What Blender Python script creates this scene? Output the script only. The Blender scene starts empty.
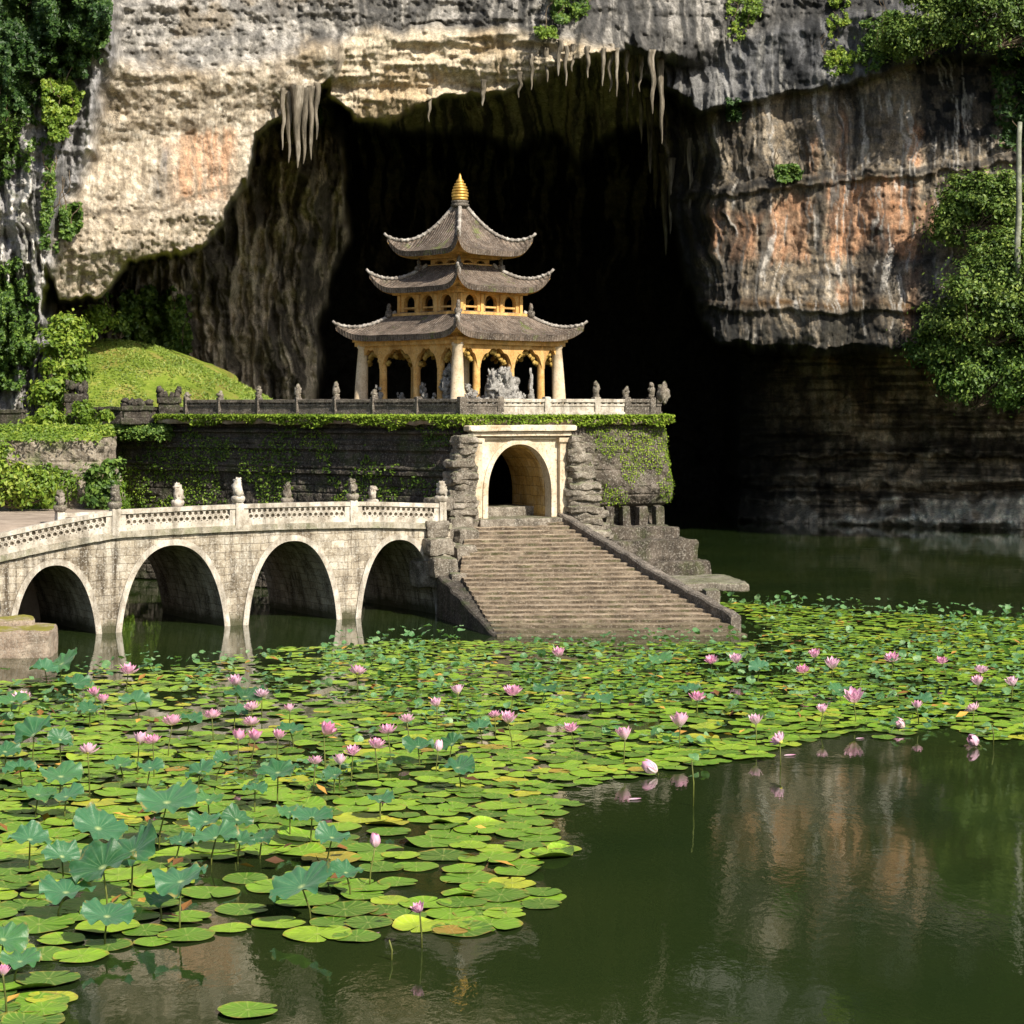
import bpy, math, random
import numpy as np
from mathutils import Vector, Matrix, noise as mnoise

random.seed(7)
RNG = np.random.default_rng(11)
SC = bpy.context.scene
COL = SC.collection

# ------------------------------------------------------------------ camera, sky, sun, exposure
F = 2100.0          # focal length in pixels of the 1024 px frame
HZ = 410.0          # pixel row of the horizon
EYE = 6.0           # eye height over the water, metres
cam = bpy.data.objects.new("camera", bpy.data.cameras.new("camera"))
COL.objects.link(cam)
cam.location = (0, 0, EYE)
cam.rotation_euler = (math.radians(90), 0, 0)
cam.data.sensor_width = 36.0
cam.data.lens = 36.0 * F / 1024.0
cam.data.shift_y = -(512.0 - HZ) / 1024.0
cam.data.clip_end = 2000.0
SC.camera = cam

SUN_AZ = math.radians(40)     # to the right of straight back towards the viewer
SUN_EL = math.radians(42)
S_DIR = Vector((math.sin(SUN_AZ) * math.cos(SUN_EL), -math.cos(SUN_AZ) * math.cos(SUN_EL), math.sin(SUN_EL)))
world = bpy.data.worlds.new("World")
SC.world = world
world.use_nodes = True
wn = world.node_tree
sky = wn.nodes.new("ShaderNodeTexSky")
sky.sky_type = 'NISHITA'
sky.sun_disc = False
sky.sun_elevation = SUN_EL
sky.sun_rotation = math.atan2(S_DIR.x, S_DIR.y)
sky.air_density = 1.0
sky.dust_density = 2.0
wn.links.new(sky.outputs[0], wn.nodes["Background"].inputs[0])
wn.nodes["Background"].inputs[1].default_value = 0.085
sun = bpy.data.objects.new("sun", bpy.data.lights.new("sun", 'SUN'))
COL.objects.link(sun)
sun.data.energy = 4.8
sun.data.angle = math.radians(0.5)
sun.data.color = (1.0, 0.93, 0.80)
sun.rotation_euler = S_DIR.to_track_quat('Z', 'Y').to_euler()
SC.view_settings.view_transform = 'Standard'
SC.view_settings.look = 'None'
SC.view_settings.gamma = 1.0
SC.view_settings.use_curve_mapping = False
SC.view_settings.exposure = 0.70
SC.cycles.use_denoising = True
SC.cycles.max_bounces = 6
SC.cycles.caustics_reflective = False
SC.cycles.caustics_refractive = False


# ------------------------------------------------------------------ helpers
def W(px, py, Y):
    """World point seen at photo pixel (px, py) when it stands Y metres away."""
    return Vector(((px - 512.0) / F * Y, Y, EYE + (HZ - py) / F * Y))


def G(px, py, z=0.0):
    """World point at height z seen at photo pixel (px, py)."""
    return W(px, py, F * (EYE - z) / (py - HZ))


_T = np.random.default_rng(3).random((512, 512))


def vnoise(x, y, seed=0):
    x = np.asarray(x, float) + seed * 17.31
    y = np.asarray(y, float) + seed * 9.17
    xi = np.floor(x).astype(np.int64); yi = np.floor(y).astype(np.int64)
    fx = x - xi; fy = y - yi
    fx = fx * fx * (3 - 2 * fx); fy = fy * fy * (3 - 2 * fy)
    a = _T[xi & 511, yi & 511]; b = _T[(xi + 1) & 511, yi & 511]
    c = _T[xi & 511, (yi + 1) & 511]; d = _T[(xi + 1) & 511, (yi + 1) & 511]
    return (a * (1 - fx) + b * fx) * (1 - fy) + (c * (1 - fx) + d * fx) * fy


def fbm(x, y, oct=4, seed=0):
    s = 0.0; a = 0.5; t = 0.0
    for i in range(oct):
        s = s + a * vnoise(np.asarray(x) * 2 ** i, np.asarray(y) * 2 ** i, seed + i * 3)
        t += a; a *= 0.55
    return s / t


def sstep(a, b, x):
    t = np.clip((np.asarray(x, float) - a) / (b - a), 0, 1)
    return t * t * (3 - 2 * t)


def lerp(a, b, t):
    return a + (b - a) * t


def sdpoly(u, v, poly):
    """Signed distance (negative inside) to a polygon, vectorised."""
    P = np.asarray(poly, float)
    d = np.full(u.shape, 1e18); s = np.ones(u.shape)
    n = len(P)
    for i in range(n):
        j = (i - 1) % n
        ex, ey = P[j] - P[i]
        wx, wy = u - P[i, 0], v - P[i, 1]
        t = np.clip((wx * ex + wy * ey) / (ex * ex + ey * ey + 1e-12), 0, 1)
        bx, by = wx - ex * t, wy - ey * t
        d = np.minimum(d, bx * bx + by * by)
        c1 = v >= P[i, 1]; c2 = v < P[j, 1]; c3 = ex * wy > ey * wx
        flip = (c1 & c2 & c3) | (~c1 & ~c2 & ~c3)
        s = np.where(flip, -s, s)
    return s * np.sqrt(d)


def raw_mesh(name, verts, faces, uv=None, smooth=False):
    """verts (N,3), faces (M,k) numpy; uv (M*k,2)."""
    verts = np.ascontiguousarray(verts, np.float32); faces = np.ascontiguousarray(faces, np.int32)
    me = bpy.data.meshes.new(name)
    k = faces.shape[1]; m = faces.shape[0]
    me.vertices.add(len(verts)); me.vertices.foreach_set("co", verts.ravel())
    me.loops.add(m * k); me.loops.foreach_set("vertex_index", faces.ravel())
    me.polygons.add(m)
    me.polygons.foreach_set("loop_start", np.arange(0, m * k, k, dtype=np.int32))
    if uv is not None:
        l = me.uv_layers.new(name="UVMap")
        l.data.foreach_set("uv", np.ascontiguousarray(uv, np.float32).ravel())
    me.update(calc_edges=True)
    me.polygons.foreach_set("use_smooth", np.full(m, bool(smooth)))
    return me


def grid_mesh(name, V, smooth=True, uv=None, flip=False, wrap=False):
    H, Wd = V.shape[:2]
    idx = np.arange(H * Wd).reshape(H, Wd)
    if wrap:
        idx = np.concatenate([idx, idx[:, :1]], 1)
    a, b, c, d = idx[:-1, :-1], idx[:-1, 1:], idx[1:, 1:], idx[1:, :-1]
    Fc = np.stack([a, d, c, b] if flip else [a, b, c, d], -1).reshape(-1, 4)
    u = None
    if uv is not None:
        u = uv.reshape(-1, 2)[Fc.ravel()]
    return raw_mesh(name, V.reshape(-1, 3), Fc, u, smooth)


def put(name, me, mat=None, parent=None, loc=None):
    o = bpy.data.objects.new(name, me)
    COL.objects.link(o)
    if mat is not None and me is not None:
        if isinstance(mat, (list, tuple)):
            for m in mat: me.materials.append(m)
        elif not me.materials:
            me.materials.append(mat)
    if parent is not None:
        o.parent = parent
    if loc is not None:
        o.location = loc
    return o


def tag(o, label=None, cat=None, group=None, kind=None):
    if label: o["label"] = label
    if cat: o["category"] = cat
    if group: o["group"] = group
    if kind: o["kind"] = kind
    return o


def thing(name, label, cat, loc=(0, 0, 0), rz=0.0, group=None):
    o = bpy.data.objects.new(name, None)
    COL.objects.link(o)
    o.empty_display_size = 0.2
    o.location = loc; o.rotation_euler = (0, 0, rz)
    return tag(o, label, cat, group)


class MB:
    """Collects polygons; build() links them as one mesh object."""
    def __init__(self):
        self.v = []; self.f = []; self.uv = []

    def quad(self, pts, uvs=None):
        b = len(self.v)
        self.v += [tuple(p) for p in pts]
        self.f.append(tuple(range(b, b + len(pts))))
        self.uv += [tuple(u) for u in uvs] if uvs else [(p[0] + p[1], p[2]) for p in pts]

    def mesh(self, V, Fc, M=None):
        b = len(self.v)
        V = [Vector(p) for p in V]
        if M is not None: V = [M @ p for p in V]
        self.v += [tuple(p) for p in V]
        for f in Fc:
            self.f.append(tuple(i + b for i in f))
            self.uv += [(V[i].x + V[i].y, V[i].z) for i in f]

    def box(self, c, s, rz=0.0, taper=1.0, M=None):
        x, y, z = s[0] / 2, s[1] / 2, s[2] / 2
        V = []
        for k, t in ((-1, 1.0), (1, taper)):
            for i, j in ((-1, -1), (1, -1), (1, 1), (-1, 1)):
                V.append((i * x * t, j * y * t, k * z))
        m = Matrix.Translation(c) @ Matrix.Rotation(rz, 4, 'Z')
        if M is not None: m = M @ m
        self.mesh(V, [(3, 2, 1, 0), (4, 5, 6, 7), (0, 1, 5, 4), (1, 2, 6, 5), (2, 3, 7, 6), (3, 0, 4, 7)], m)

    def rough(self, c, s, rz=0.0, seed=0, amp=0.04, freq=2.0, cuts=5, rnd=0.12, taper=1.0):
        """A weathered block: subdivided, edges worn round, surface pushed about by noise."""
        n = cuts
        m = Matrix.Translation(c) @ Matrix.Rotation(rz, 4, 'Z')
        hx, hy, hz = s[0] / 2, s[1] / 2, s[2] / 2
        V = []; ids = {}

        def vid(i, j, k):
            key = (i, j, k)
            if key not in ids:
                p = Vector((i / n * 2 - 1, j / n * 2 - 1, k / n * 2 - 1))
                ed = sorted((abs(p.x), abs(p.y), abs(p.z)))
                w = 1.0 - rnd * (max(0.0, ed[1]) ** 6) * 0.5 - rnd * 0.5 * (ed[0] ** 6)
                tp = lerp(1.0, taper, (p.z + 1) / 2)
                q = Vector((p.x * hx * w * tp, p.y * hy * w * tp, p.z * hz * (w if hz < 9 else 1)))
                g = m @ q
                d = mnoise.noise_vector(g * freq + Vector((seed * 3.7, seed, 0)))
                d2 = mnoise.noise_vector(g * freq * 3.1 + Vector((seed, 5.1, 0)))
                ids[key] = len(V); V.append(g + d * amp + d2 * amp * 0.4)
            return ids[key]
        Fc = []
        for a in range(n):
            for b in range(n):
                Fc += [(vid(a, b, 0), vid(a, b + 1, 0), vid(a + 1, b + 1, 0), vid(a + 1, b, 0)),
                       (vid(a, b, n), vid(a + 1, b, n), vid(a + 1, b + 1, n), vid(a, b + 1, n)),
                       (vid(a, 0, b), vid(a + 1, 0, b), vid(a + 1, 0, b + 1), vid(a, 0, b + 1)),
                       (vid(a, n, b), vid(a, n, b + 1), vid(a + 1, n, b + 1), vid(a + 1, n, b)),
                       (vid(0, a, b), vid(0, a, b + 1), vid(0, a + 1, b + 1), vid(0, a + 1, b)),
                       (vid(n, a, b), vid(n, a + 1, b), vid(n, a + 1, b + 1), vid(n, a, b + 1))]
        self.mesh(V, Fc)

    def lathe(self, prof, c=(0, 0, 0), seg=16, M=None, cap=True):
        V = []; Fc = []
        for r, z in prof:
            for i in range(seg):
                a = 2 * math.pi * i / seg
                V.append((c[0] + r * math.cos(a), c[1] + r * math.sin(a), c[2] + z))
        for k in range(len(prof) - 1):
            for i in range(seg):
                j = (i + 1) % seg
                Fc.append((k * seg + i, k * seg + j, (k + 1) * seg + j, (k + 1) * seg + i))
        if cap:
            Fc.append(tuple(range(seg - 1, -1, -1)))
            b = (len(prof) - 1) * seg
            Fc.append(tuple(range(b, b + seg)))
        self.mesh(V, Fc, M)

    def tube(self, pts, r0, r1=None, seg=6):
        r1 = r0 if r1 is None else r1
        pts = [Vector(p) for p in pts]
        V = []; Fc = []
        n = len(pts)
        for k, p in enumerate(pts):
            t = (pts[min(k + 1, n - 1)] - pts[max(k - 1, 0)]).normalized()
            up = Vector((0, 0, 1)) if abs(t.z) < 0.9 else Vector((1, 0, 0))
            a = t.cross(up).normalized(); b = t.cross(a)
            r = lerp(r0, r1, k / max(1, n - 1))
            for i in range(seg):
                th = 2 * math.pi * i / seg
                V.append(p + a * (r * math.cos(th)) + b * (r * math.sin(th)))
        for k in range(n - 1):
            for i in range(seg):
                j = (i + 1) % seg
                Fc.append((k * seg + j, k * seg + i, (k + 1) * seg + i, (k + 1) * seg + j))
        Fc.append(tuple(range(seg))); Fc.append(tuple(range(n * seg - 1, (n - 1) * seg - 1, -1)))
        self.mesh(V, Fc)

    def blob(self, c, r, seed=0, amp=0.3, freq=1.5, seg=14, rings=9):
        """A lumpy stone: ellipsoid pushed in and out by noise."""
        c = Vector(c); r = Vector(r) if not isinstance(r, (int, float)) else Vector((r, r, r))
        V = []; Fc = []
        for k in range(rings + 1):
            ph = math.pi * k / rings
            for i in range(seg):
                th = 2 * math.pi * i / seg
                d = Vector((math.sin(ph) * math.cos(th), math.sin(ph) * math.sin(th), -math.cos(ph)))
                m = 1 + amp * (mnoise.noise(d * freq + Vector((seed * 1.7, seed * 0.9, 3.1))) + 0.5 * mnoise.noise(d * freq * 2.7 + Vector((seed, 0, 0))))
                V.append(c + Vector((d.x * r.x, d.y * r.y, d.z * r.z)) * m)
        for k in range(rings):
            for i in range(seg):
                j = (i + 1) % seg
                Fc.append((k * seg + i, k * seg + j, (k + 1) * seg + j, (k + 1) * seg + i))
        self.mesh(V, Fc)

    def build(self, name, mat=None, parent=None, smooth=False):
        me = bpy.data.meshes.new(name)
        me.from_pydata(self.v, [], self.f)
        l = me.uv_layers.new(name="UVMap")
        l.data.foreach_set("uv", np.array(self.uv, np.float32).ravel())
        me.update()
        if smooth:
            me.polygons.foreach_set("use_smooth", np.ones(len(me.polygons), bool))
        return put(name, me, mat, parent)


def arcade(mb, O, d, n, T, s0, s1, zb, ztop, openings, step=0.4, nseg=20):
    """A wall from s0 to s1 along d (front at O, thickness T along n) with arched openings
    (sa, sb, sill or None, arch(s) -> z)."""
    zt = ztop if callable(ztop) else (lambda s: ztop)
    S = {s0, s1}
    for a in np.arange(s0, s1, step): S.add(float(a))
    for sa, sb, sl, fn in openings:
        for i in range(nseg + 1):
            t = 0.5 - 0.5 * math.cos(math.pi * i / nseg)
            S.add(sa + (sb - sa) * t)
    S = sorted(s for s in S if s0 - 1e-9 <= s <= s1 + 1e-9)
    S2 = [S[0]]
    for s in S[1:]:
        if s - S2[-1] > 1e-5: S2.append(s)
    O = Vector(O); d = Vector(d); n = Vector(n)

    def P(s, z, k): 
        q = O + d * s + n * (T * k)
        return (q.x, q.y, z)

    def op(s):
        for o in openings:
            if o[0] < s < o[1]: return o
        return None
    prev = None
    for a, b in zip(S2[:-1], S2[1:]):
        o = op((a + b) / 2)
        if o is None:
            parts = [(zb, zb, zt(a), zt(b))]
        else:
            parts = [(o[3](a), o[3](b), zt(a), zt(b))]
            if o[2] is not None: parts.insert(0, (zb, zb, o[2], o[2]))
        for (za, zb_, ta, tb) in parts:
            mb.quad([P(a, za, 0), P(b, zb_, 0), P(b, tb, 0), P(a, ta, 0)], [(a, za), (b, zb_), (b, tb), (a, ta)])
            mb.quad([P(b, zb_, 1), P(a, za, 1), P(a, ta, 1), P(b, tb, 1)], [(b, zb_), (a, za), (a, ta), (b, tb)])
        ta, tb = zt(a), zt(b)
        mb.quad([P(a, ta, 0), P(b, tb, 0), P(b, tb, 1), P(a, ta, 1)], [(a, 0), (b, 0), (b, T), (a, T)])
        if o is not None:
            za, zb_ = o[3](a), o[3](b)
            L = (a - o[0])
            mb.quad([P(a, za, 1), P(b, zb_, 1), P(b, zb_, 0), P(a, za, 0)], [(T, za), (T, zb_), (0, zb_), (0, za)])
            if o[2] is not None:
                mb.quad([P(a, o[2], 0), P(b, o[2], 0), P(b, o[2], 1), P(a, o[2], 1)])
        if o is not prev:
            # jambs where an opening begins or ends
            for oo, sgn in ((prev, -1), (o, 1)):
                if oo is not None:
                    lo = oo[2] if oo[2] is not None else zb
                    hi = oo[3](a)
                    if hi - lo > 1e-3:
                        q = [P(a, lo, 0), P(a, lo, 1), P(a, hi, 1), P(a, hi, 0)]
                        u = [(0, lo), (T, lo), (T, hi), (0, hi)]
                        if sgn > 0: q.reverse(); u.reverse()
                        mb.quad(q, u)
        prev = o
    for s, fl in ((s0, 0), (s1, 1)):
        q = [P(s, zb, 0), P(s, zb, 1), P(s, zt(s), 1), P(s, zt(s), 0)]
        u = [(0, zb), (T, zb), (T, zt(s)), (0, zt(s))]
        mb.quad(q if fl else q[::-1], u if fl else u[::-1])


# ------------------------------------------------------------------ materials
class Mat:
    def __init__(self, name):
        self.m = bpy.data.materials.new(name)
        self.m.use_nodes = True
        self.nt = self.m.node_tree
        self.b = self.nt.nodes["Principled BSDF"]
        self.out = self.nt.nodes["Material Output"]

    def n(self, t, **kw):
        x = self.nt.nodes.new(t)
        for k, v in kw.items():
            if k.startswith("i_"):
                key = k[2:]
                key = int(key) if key.isdigit() else key.replace("_", " ")
                self.setv(x.inputs[key], v)
            else:
                setattr(x, k, v)
        return x

    def setv(self, sock, v):
        if isinstance(v, bpy.types.NodeSocket): self.nt.links.new(v, sock)
        else: sock.default_value = v

    def link(self, a, b): self.nt.links.new(a, b)

    def coord(self, kind="Object", scale=(1, 1, 1)):
        t = self.n("ShaderNodeTexCoord").outputs[kind] if kind != "Position" else self.n("ShaderNodeNewGeometry").outputs["Position"]
        mp = self.n("ShaderNodeMapping")
        mp.inputs["Scale"].default_value = scale
        self.link(t, mp.inputs[0])
        return mp.outputs[0]

    def noise(self, vec, scale, detail=6, rough=0.6, out="Fac", dist=0.0):
        x = self.n("ShaderNodeTexNoise")
        x.inputs["Scale"].default_value = scale; x.inputs["Detail"].default_value = detail
        x.inputs["Roughness"].default_value = rough; x.inputs["Distortion"].default_value = dist
        if vec is not None: self.link(vec, x.inputs["Vector"])
        return x.outputs[out]

    def ramp(self, fac, stops, interp='LINEAR'):
        r = self.n("ShaderNodeValToRGB")
        e = r.color_ramp.elements
        r.color_ramp.interpolation = interp
        while len(e) < len(stops): e.new(0.5)
        for el, (p, c) in zip(e, stops):
            el.position = p
            el.color = (c, c, c, 1) if isinstance(c, (int, float)) else (*c[:3], 1)
        self.link(fac, r.inputs[0])
        return r.outputs[0]

    def mix(self, fac, a, b, mode='MIX'):
        x = self.n("ShaderNodeMix", data_type='RGBA', blend_type=mode)
        self.setv(x.inputs[0], fac)
        for s, v in ((x.inputs[6], a), (x.inputs[7], b)):
            if isinstance(v, (tuple, list)): v = (*v[:3], 1)
            self.setv(s, v)
        return x.outputs[2]

    def math(self, op, a, b=0.0):
        x = self.n("ShaderNodeMath", operation=op)
        self.setv(x.inputs[0], a); self.setv(x.inputs[1], b)
        return x.outputs[0]

    def bump(self, h, strength=0.5, dist=0.05, prev=None):
        x = self.n("ShaderNodeBump")
        x.inputs["Strength"].default_value = strength; x.inputs["Distance"].default_value = dist
        self.link(h, x.inputs["Height"])
        if prev is not None: self.link(prev, x.inputs["Normal"])
        return x.outputs[0]

    def done(self, color=None, normal=None, rough=0.85, spec=0.3, **kw):
        if color is not None: self.setv(self.b.inputs["Base Color"], (*color, 1) if isinstance(color, tuple) else color)
        if normal is not None: self.link(normal, self.b.inputs["Normal"])
        self.setv(self.b.inputs["Roughness"], rough)
        self.b.inputs["Specular IOR Level"].default_value = spec
        for k, v in kw.items(): self.setv(self.b.inputs[k.replace("_", " ")], v)
        return self.m


def stone(name, c_lo, c_mid, c_hi, scale=2.0, streak=0.5, speck=0.25, dark=(0.02, 0.018, 0.015), pale=(0.55, 0.52, 0.46), moss=0.0,
          mossc=(0.10, 0.16, 0.02), bump=0.6, brick=None, bd=0.04, upmoss=0.0, tide=0.0):
    """Weathered stone: three tones of noise, dark rain streaks, pale lichen specks, moss, optional courses (brick = (w, h) in UV metres)."""
    m = Mat(name)
    p = m.coord("Position")
    n1 = m.noise(p, scale, 8, 0.65)
    col = m.ramp(n1, [(0.28, c_lo), (0.5, c_mid), (0.72, c_hi)])
    if streak:
        sv = m.coord("Position", (1, 1, 0.12))
        s = m.ramp(m.noise(sv, 3.0, 6, 0.7), [(0.46, 0.0), (0.66, 1.0)])
        col = m.mix(m.math('MULTIPLY', s, streak), col, dark)
    h = n1
    if brick:
        uv = m.coord("UV")
        br = m.n("ShaderNodeTexBrick")
        m.link(uv, br.inputs["Vector"])
        br.inputs["Color1"].default_value = (0.55, 0.55, 0.55, 1); br.inputs["Color2"].default_value = (1, 1, 1, 1)
        br.inputs["Mortar"].default_value = (0.22, 0.2, 0.18, 1)
        br.inputs["Scale"].default_value = 1.0
        br.inputs["Mortar Size"].default_value = 0.012; br.inputs["Mortar Smooth"].default_value = 0.3
        br.inputs["Brick Width"].default_value = brick[0]; br.inputs["Row Height"].default_value = brick[1]
        wob = m.noise(m.coord("UV"), 2.5, 3, 0.5, out="Color")
        add = m.n("ShaderNodeVectorMath", operation='MULTIPLY_ADD')
        m.link(wob, add.inputs[0]); add.inputs[1].default_value = (0.09, 0.09, 0)
        m.link(uv, add.inputs[2]); m.link(add.outputs[0], br.inputs["Vector"])
        col = m.mix(0.75, col, br.outputs["Color"], 'MULTIPLY')
    if speck:
        s = m.ramp(m.noise(p, scale * 9, 4, 0.8), [(0.53, 0.0), (0.62, 1.0)])
        col = m.mix(m.math('MULTIPLY', s, speck), col, pale)
        s2 = m.ramp(m.noise(p, scale * 6 + 3, 4, 0.8), [(0.36, 1.0), (0.45, 0.0)])
        col = m.mix(m.math('MULTIPLY', s2, 0.6), col, dark)
    if moss or upmoss:
        mm = m.ramp(m.noise(p, 1.4, 6, 0.7), [(0.5, 0.0), (0.62, 1.0)])
        f = m.math('MULTIPLY', mm, moss)
        if upmoss:
            nz = m.n("ShaderNodeSeparateXYZ"); m.link(m.n("ShaderNodeNewGeometry").outputs["Normal"], nz.inputs[0])
            up = m.ramp(nz.outputs[2], [(0.5, 0.0), (0.8, 1.0)])
            u2 = m.math('MULTIPLY', m.math('MULTIPLY', up, upmoss), m.ramp(m.noise(p, 2.2, 5, 0.7), [(0.35, 0.0), (0.55, 1.0)]))
            f = m.math('MAXIMUM', f, u2)
        mc = m.mix(m.noise(p, 7, 4, 0.6), tuple(0.5 * c for c in mossc), mossc)
        col = m.mix(f, col, mc)
    if tide:      # dark wet algae line left by the water
        pz = m.n("ShaderNodeSeparateXYZ"); m.link(m.coord("Position"), pz.inputs[0])
        zz = m.math('ADD', pz.outputs[2], m.math('MULTIPLY', m.math('SUBTRACT', m.noise(p, 2.5, 5, 0.7), 0.5), 0.5))
        col = m.mix(m.math('MULTIPLY', m.ramp(zz, [(0.12, 1.0), (0.38, 0.0)]), tide), col, (0.055, 0.055, 0.025))
    nb = m.bump(m.noise(p, scale * 5, 8, 0.75), bump, bd)
    nb = m.bump(m.noise(p, scale * 22, 4, 0.7), bump * 0.8, bd * 0.3, nb)
    if brick:
        nb = m.bump(br.outputs["Fac"], -0.8, 0.03, nb)
        nb.node.invert = True if False else False
    return m.done(col, nb, 0.9, 0.2)


def leaf_mat(name, dark, mid, light, trans=0.35, rough=0.5, spec=0.4):
    m = Mat(name)
    g = m.n("ShaderNodeNewGeometry")
    p = m.coord("Position")
    big = m.noise(p, 0.55, 4, 0.6)
    r = m.math('ADD', m.math('MULTIPLY', g.outputs["Random Per Island"], 0.55), m.math('MULTIPLY', m.ramp(big, [(0.3, 0), (0.7, 1)]), 0.45))
    col = m.ramp(r, [(0.12, dark), (0.5, mid), (0.9, light)])
    m.done(col, None, rough, spec)
    tr = m.n("ShaderNodeBsdfTranslucent"); m.link(col, tr.inputs[0])
    mx = m.n("ShaderNodeMixShader"); mx.inputs[0].default_value = trans
    m.link(m.b.outputs[0], mx.inputs[1]); m.link(tr.outputs[0], mx.inputs[2])
    m.link(mx.outputs[0], m.out.inputs[0])
    return m.m


def leaves_mesh(name, P, N, size, aspect=1.6, jitter=0.8, rng=RNG):
    """Leaf-shaped cards (two triangles folded along the rib as 4-point rhombs) at points P facing about N."""
    n = len(P)
    P = np.asarray(P, float); N = np.asarray(N, float)
    N = N + rng.normal(0, jitter, (n, 3)); N /= np.linalg.norm(N, axis=1, keepdims=True) + 1e-9
    A = rng.normal(0, 1, (n, 3)); A[:, 2] -= 0.6
    A -= N * (A * N).sum(1, keepdims=True); A /= np.linalg.norm(A, axis=1, keepdims=True) + 1e-9
    B = np.cross(N, A)
    s = np.asarray(size) * rng.uniform(0.6, 1.35, n)
    s = s[:, None]
    L = s * 0.5 * aspect; w = s * 0.5
    v = np.stack([P - A * L, P + B * w + N * s * 0.12, P + A * L * 1.1, P - B * w + N * s * 0.12], 1).reshape(-1, 3)
    f = np.arange(4 * n).reshape(n, 4)
    return raw_mesh(name, v, f)
# ------------------------------------------------------------------ water
m = Mat("pond_water")
p = m.coord("Position", (1.0, 0.55, 1.0))
w1 = m.noise(p, 2.6, 4, 0.55)
w2 = m.noise(p, 9.0, 3, 0.5)
calm = m.ramp(m.noise(m.coord("Position"), 0.22, 3, 0.5), [(0.38, 0.25), (0.62, 1.0)])
hgt = m.math('MULTIPLY', m.math('ADD', w1, m.math('MULTIPLY', w2, 0.35)), calm)
wc = m.ramp(m.noise(m.coord("Position"), 0.15, 3, 0.5), [(0.3, (0.011, 0.021, 0.006)), (0.7, (0.021, 0.031, 0.008))])
WATER = m.done(wc, m.bump(hgt, 0.20, 0.02), 0.03, 0.5, IOR=1.33)
b = MB()
b.quad([(-140, -30, 0), (140, -30, 0), (140, 190, 0), (-140, 190, 0)])
tag(b.build("water", WATER), "dark green pond water lying still in front of the cave", "water", kind="structure")

# ------------------------------------------------------------------ cliff and cave
VOID = [(338, 112), (345, 78), (560, 60), (690, 115), (735, 330), (742, 360), (735, 580), (318, 580), (322, 320), (352, 240), (345, 180)]
RECESS = [(735, 345), (1800, 330), (1800, 620), (726, 620)]
INNER = [(95, 235), (215, 205), (250, 110), (330, 80), (342, 130), (346, 185), (350, 235), (330, 290), (322, 330), (316, 600), (-800, 600), (-800, 290)]
FACE = [(620, 20), (1800, -40), (1800, 352), (1000, 348), (900, 353), (800, 349), (715, 346), (700, 318), (686, 288), (672, 235), (662, 170), (655, 110), (640, 80)]
SLAB = [(600, -20), (700, -60), (1800, -60), (1800, 40), (1002, 58), (918, 58), (888, 72), (850, 88), (792, 94), (736, 108), (700, 112), (668, 92), (630, 70)]
BAND = [(-800, -700), (1800, -700), (1800, -30), (1000, -14), (760, 30), (700, 62), (650, 56), (600, 44), (545, 34), (440, 30), (352, 34), (300, 52), (200, 70), (118, 62), (-800, 62)]
CEIL = [(318, 25), (600, 20), (640, 45), (575, 62), (545, 76), (500, 92), (440, 100), (408, 114), (392, 124), (352, 118), (330, 96)]
DRIP = [(330, 40), (640, 30), (700, 90), (676, 150), (652, 128), (610, 140), (580, 165), (560, 135), (520, 150), (470, 132), (420, 138), (350, 125)]
SHELL = [(100, 30), (340, 30), (336, 78), (300, 112), (272, 120), (256, 140), (246, 178), (238, 198), (226, 214), (212, 243), (178, 252), (132, 264),
         (118, 284), (100, 298), (58, 302), (40, 250), (56, 190), (70, 110)]
LEFT = [(-800, -700), (40, -700), (112, -30), (116, 60), (100, 90), (92, 150), (66, 205), (52, 262), (46, 310), (56, 372), (64, 460), (-800, 460)]


def cliff_warp(u, v):
    uu = u + 7 * (fbm(u / 22, v / 30, 3, 1) - 0.5) * 2 + 3 * (vnoise(u / 6, v / 9, 2) - 0.5)
    vv = v + 6 * (fbm(u / 26, v / 22, 3, 5) - 0.5) * 2 + 4 * (vnoise(u / 5, v / 11, 6) - 0.5)
    return uu, vv


def cliff_parts(u, v):
    u = np.asarray(u, float); v = np.asarray(v, float)
    uu, vv = cliff_warp(u, v)

    def mk(poly, soft, du=0, dv=0):
        return sstep(soft, -soft, sdpoly(uu + du, vv + dv, poly))
    M = dict(recess=mk(RECESS, 9), inner=mk(INNER, 6), face=mk(FACE, 5), slab=mk(SLAB, 3.5), band=mk(BAND, 8), ceil=mk(CEIL, 3.5),
             drip=mk(DRIP, 9), shell=mk(SHELL, 3.2), left=mk(LEFT, 9))
    return u, v, uu, vv, M


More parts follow.
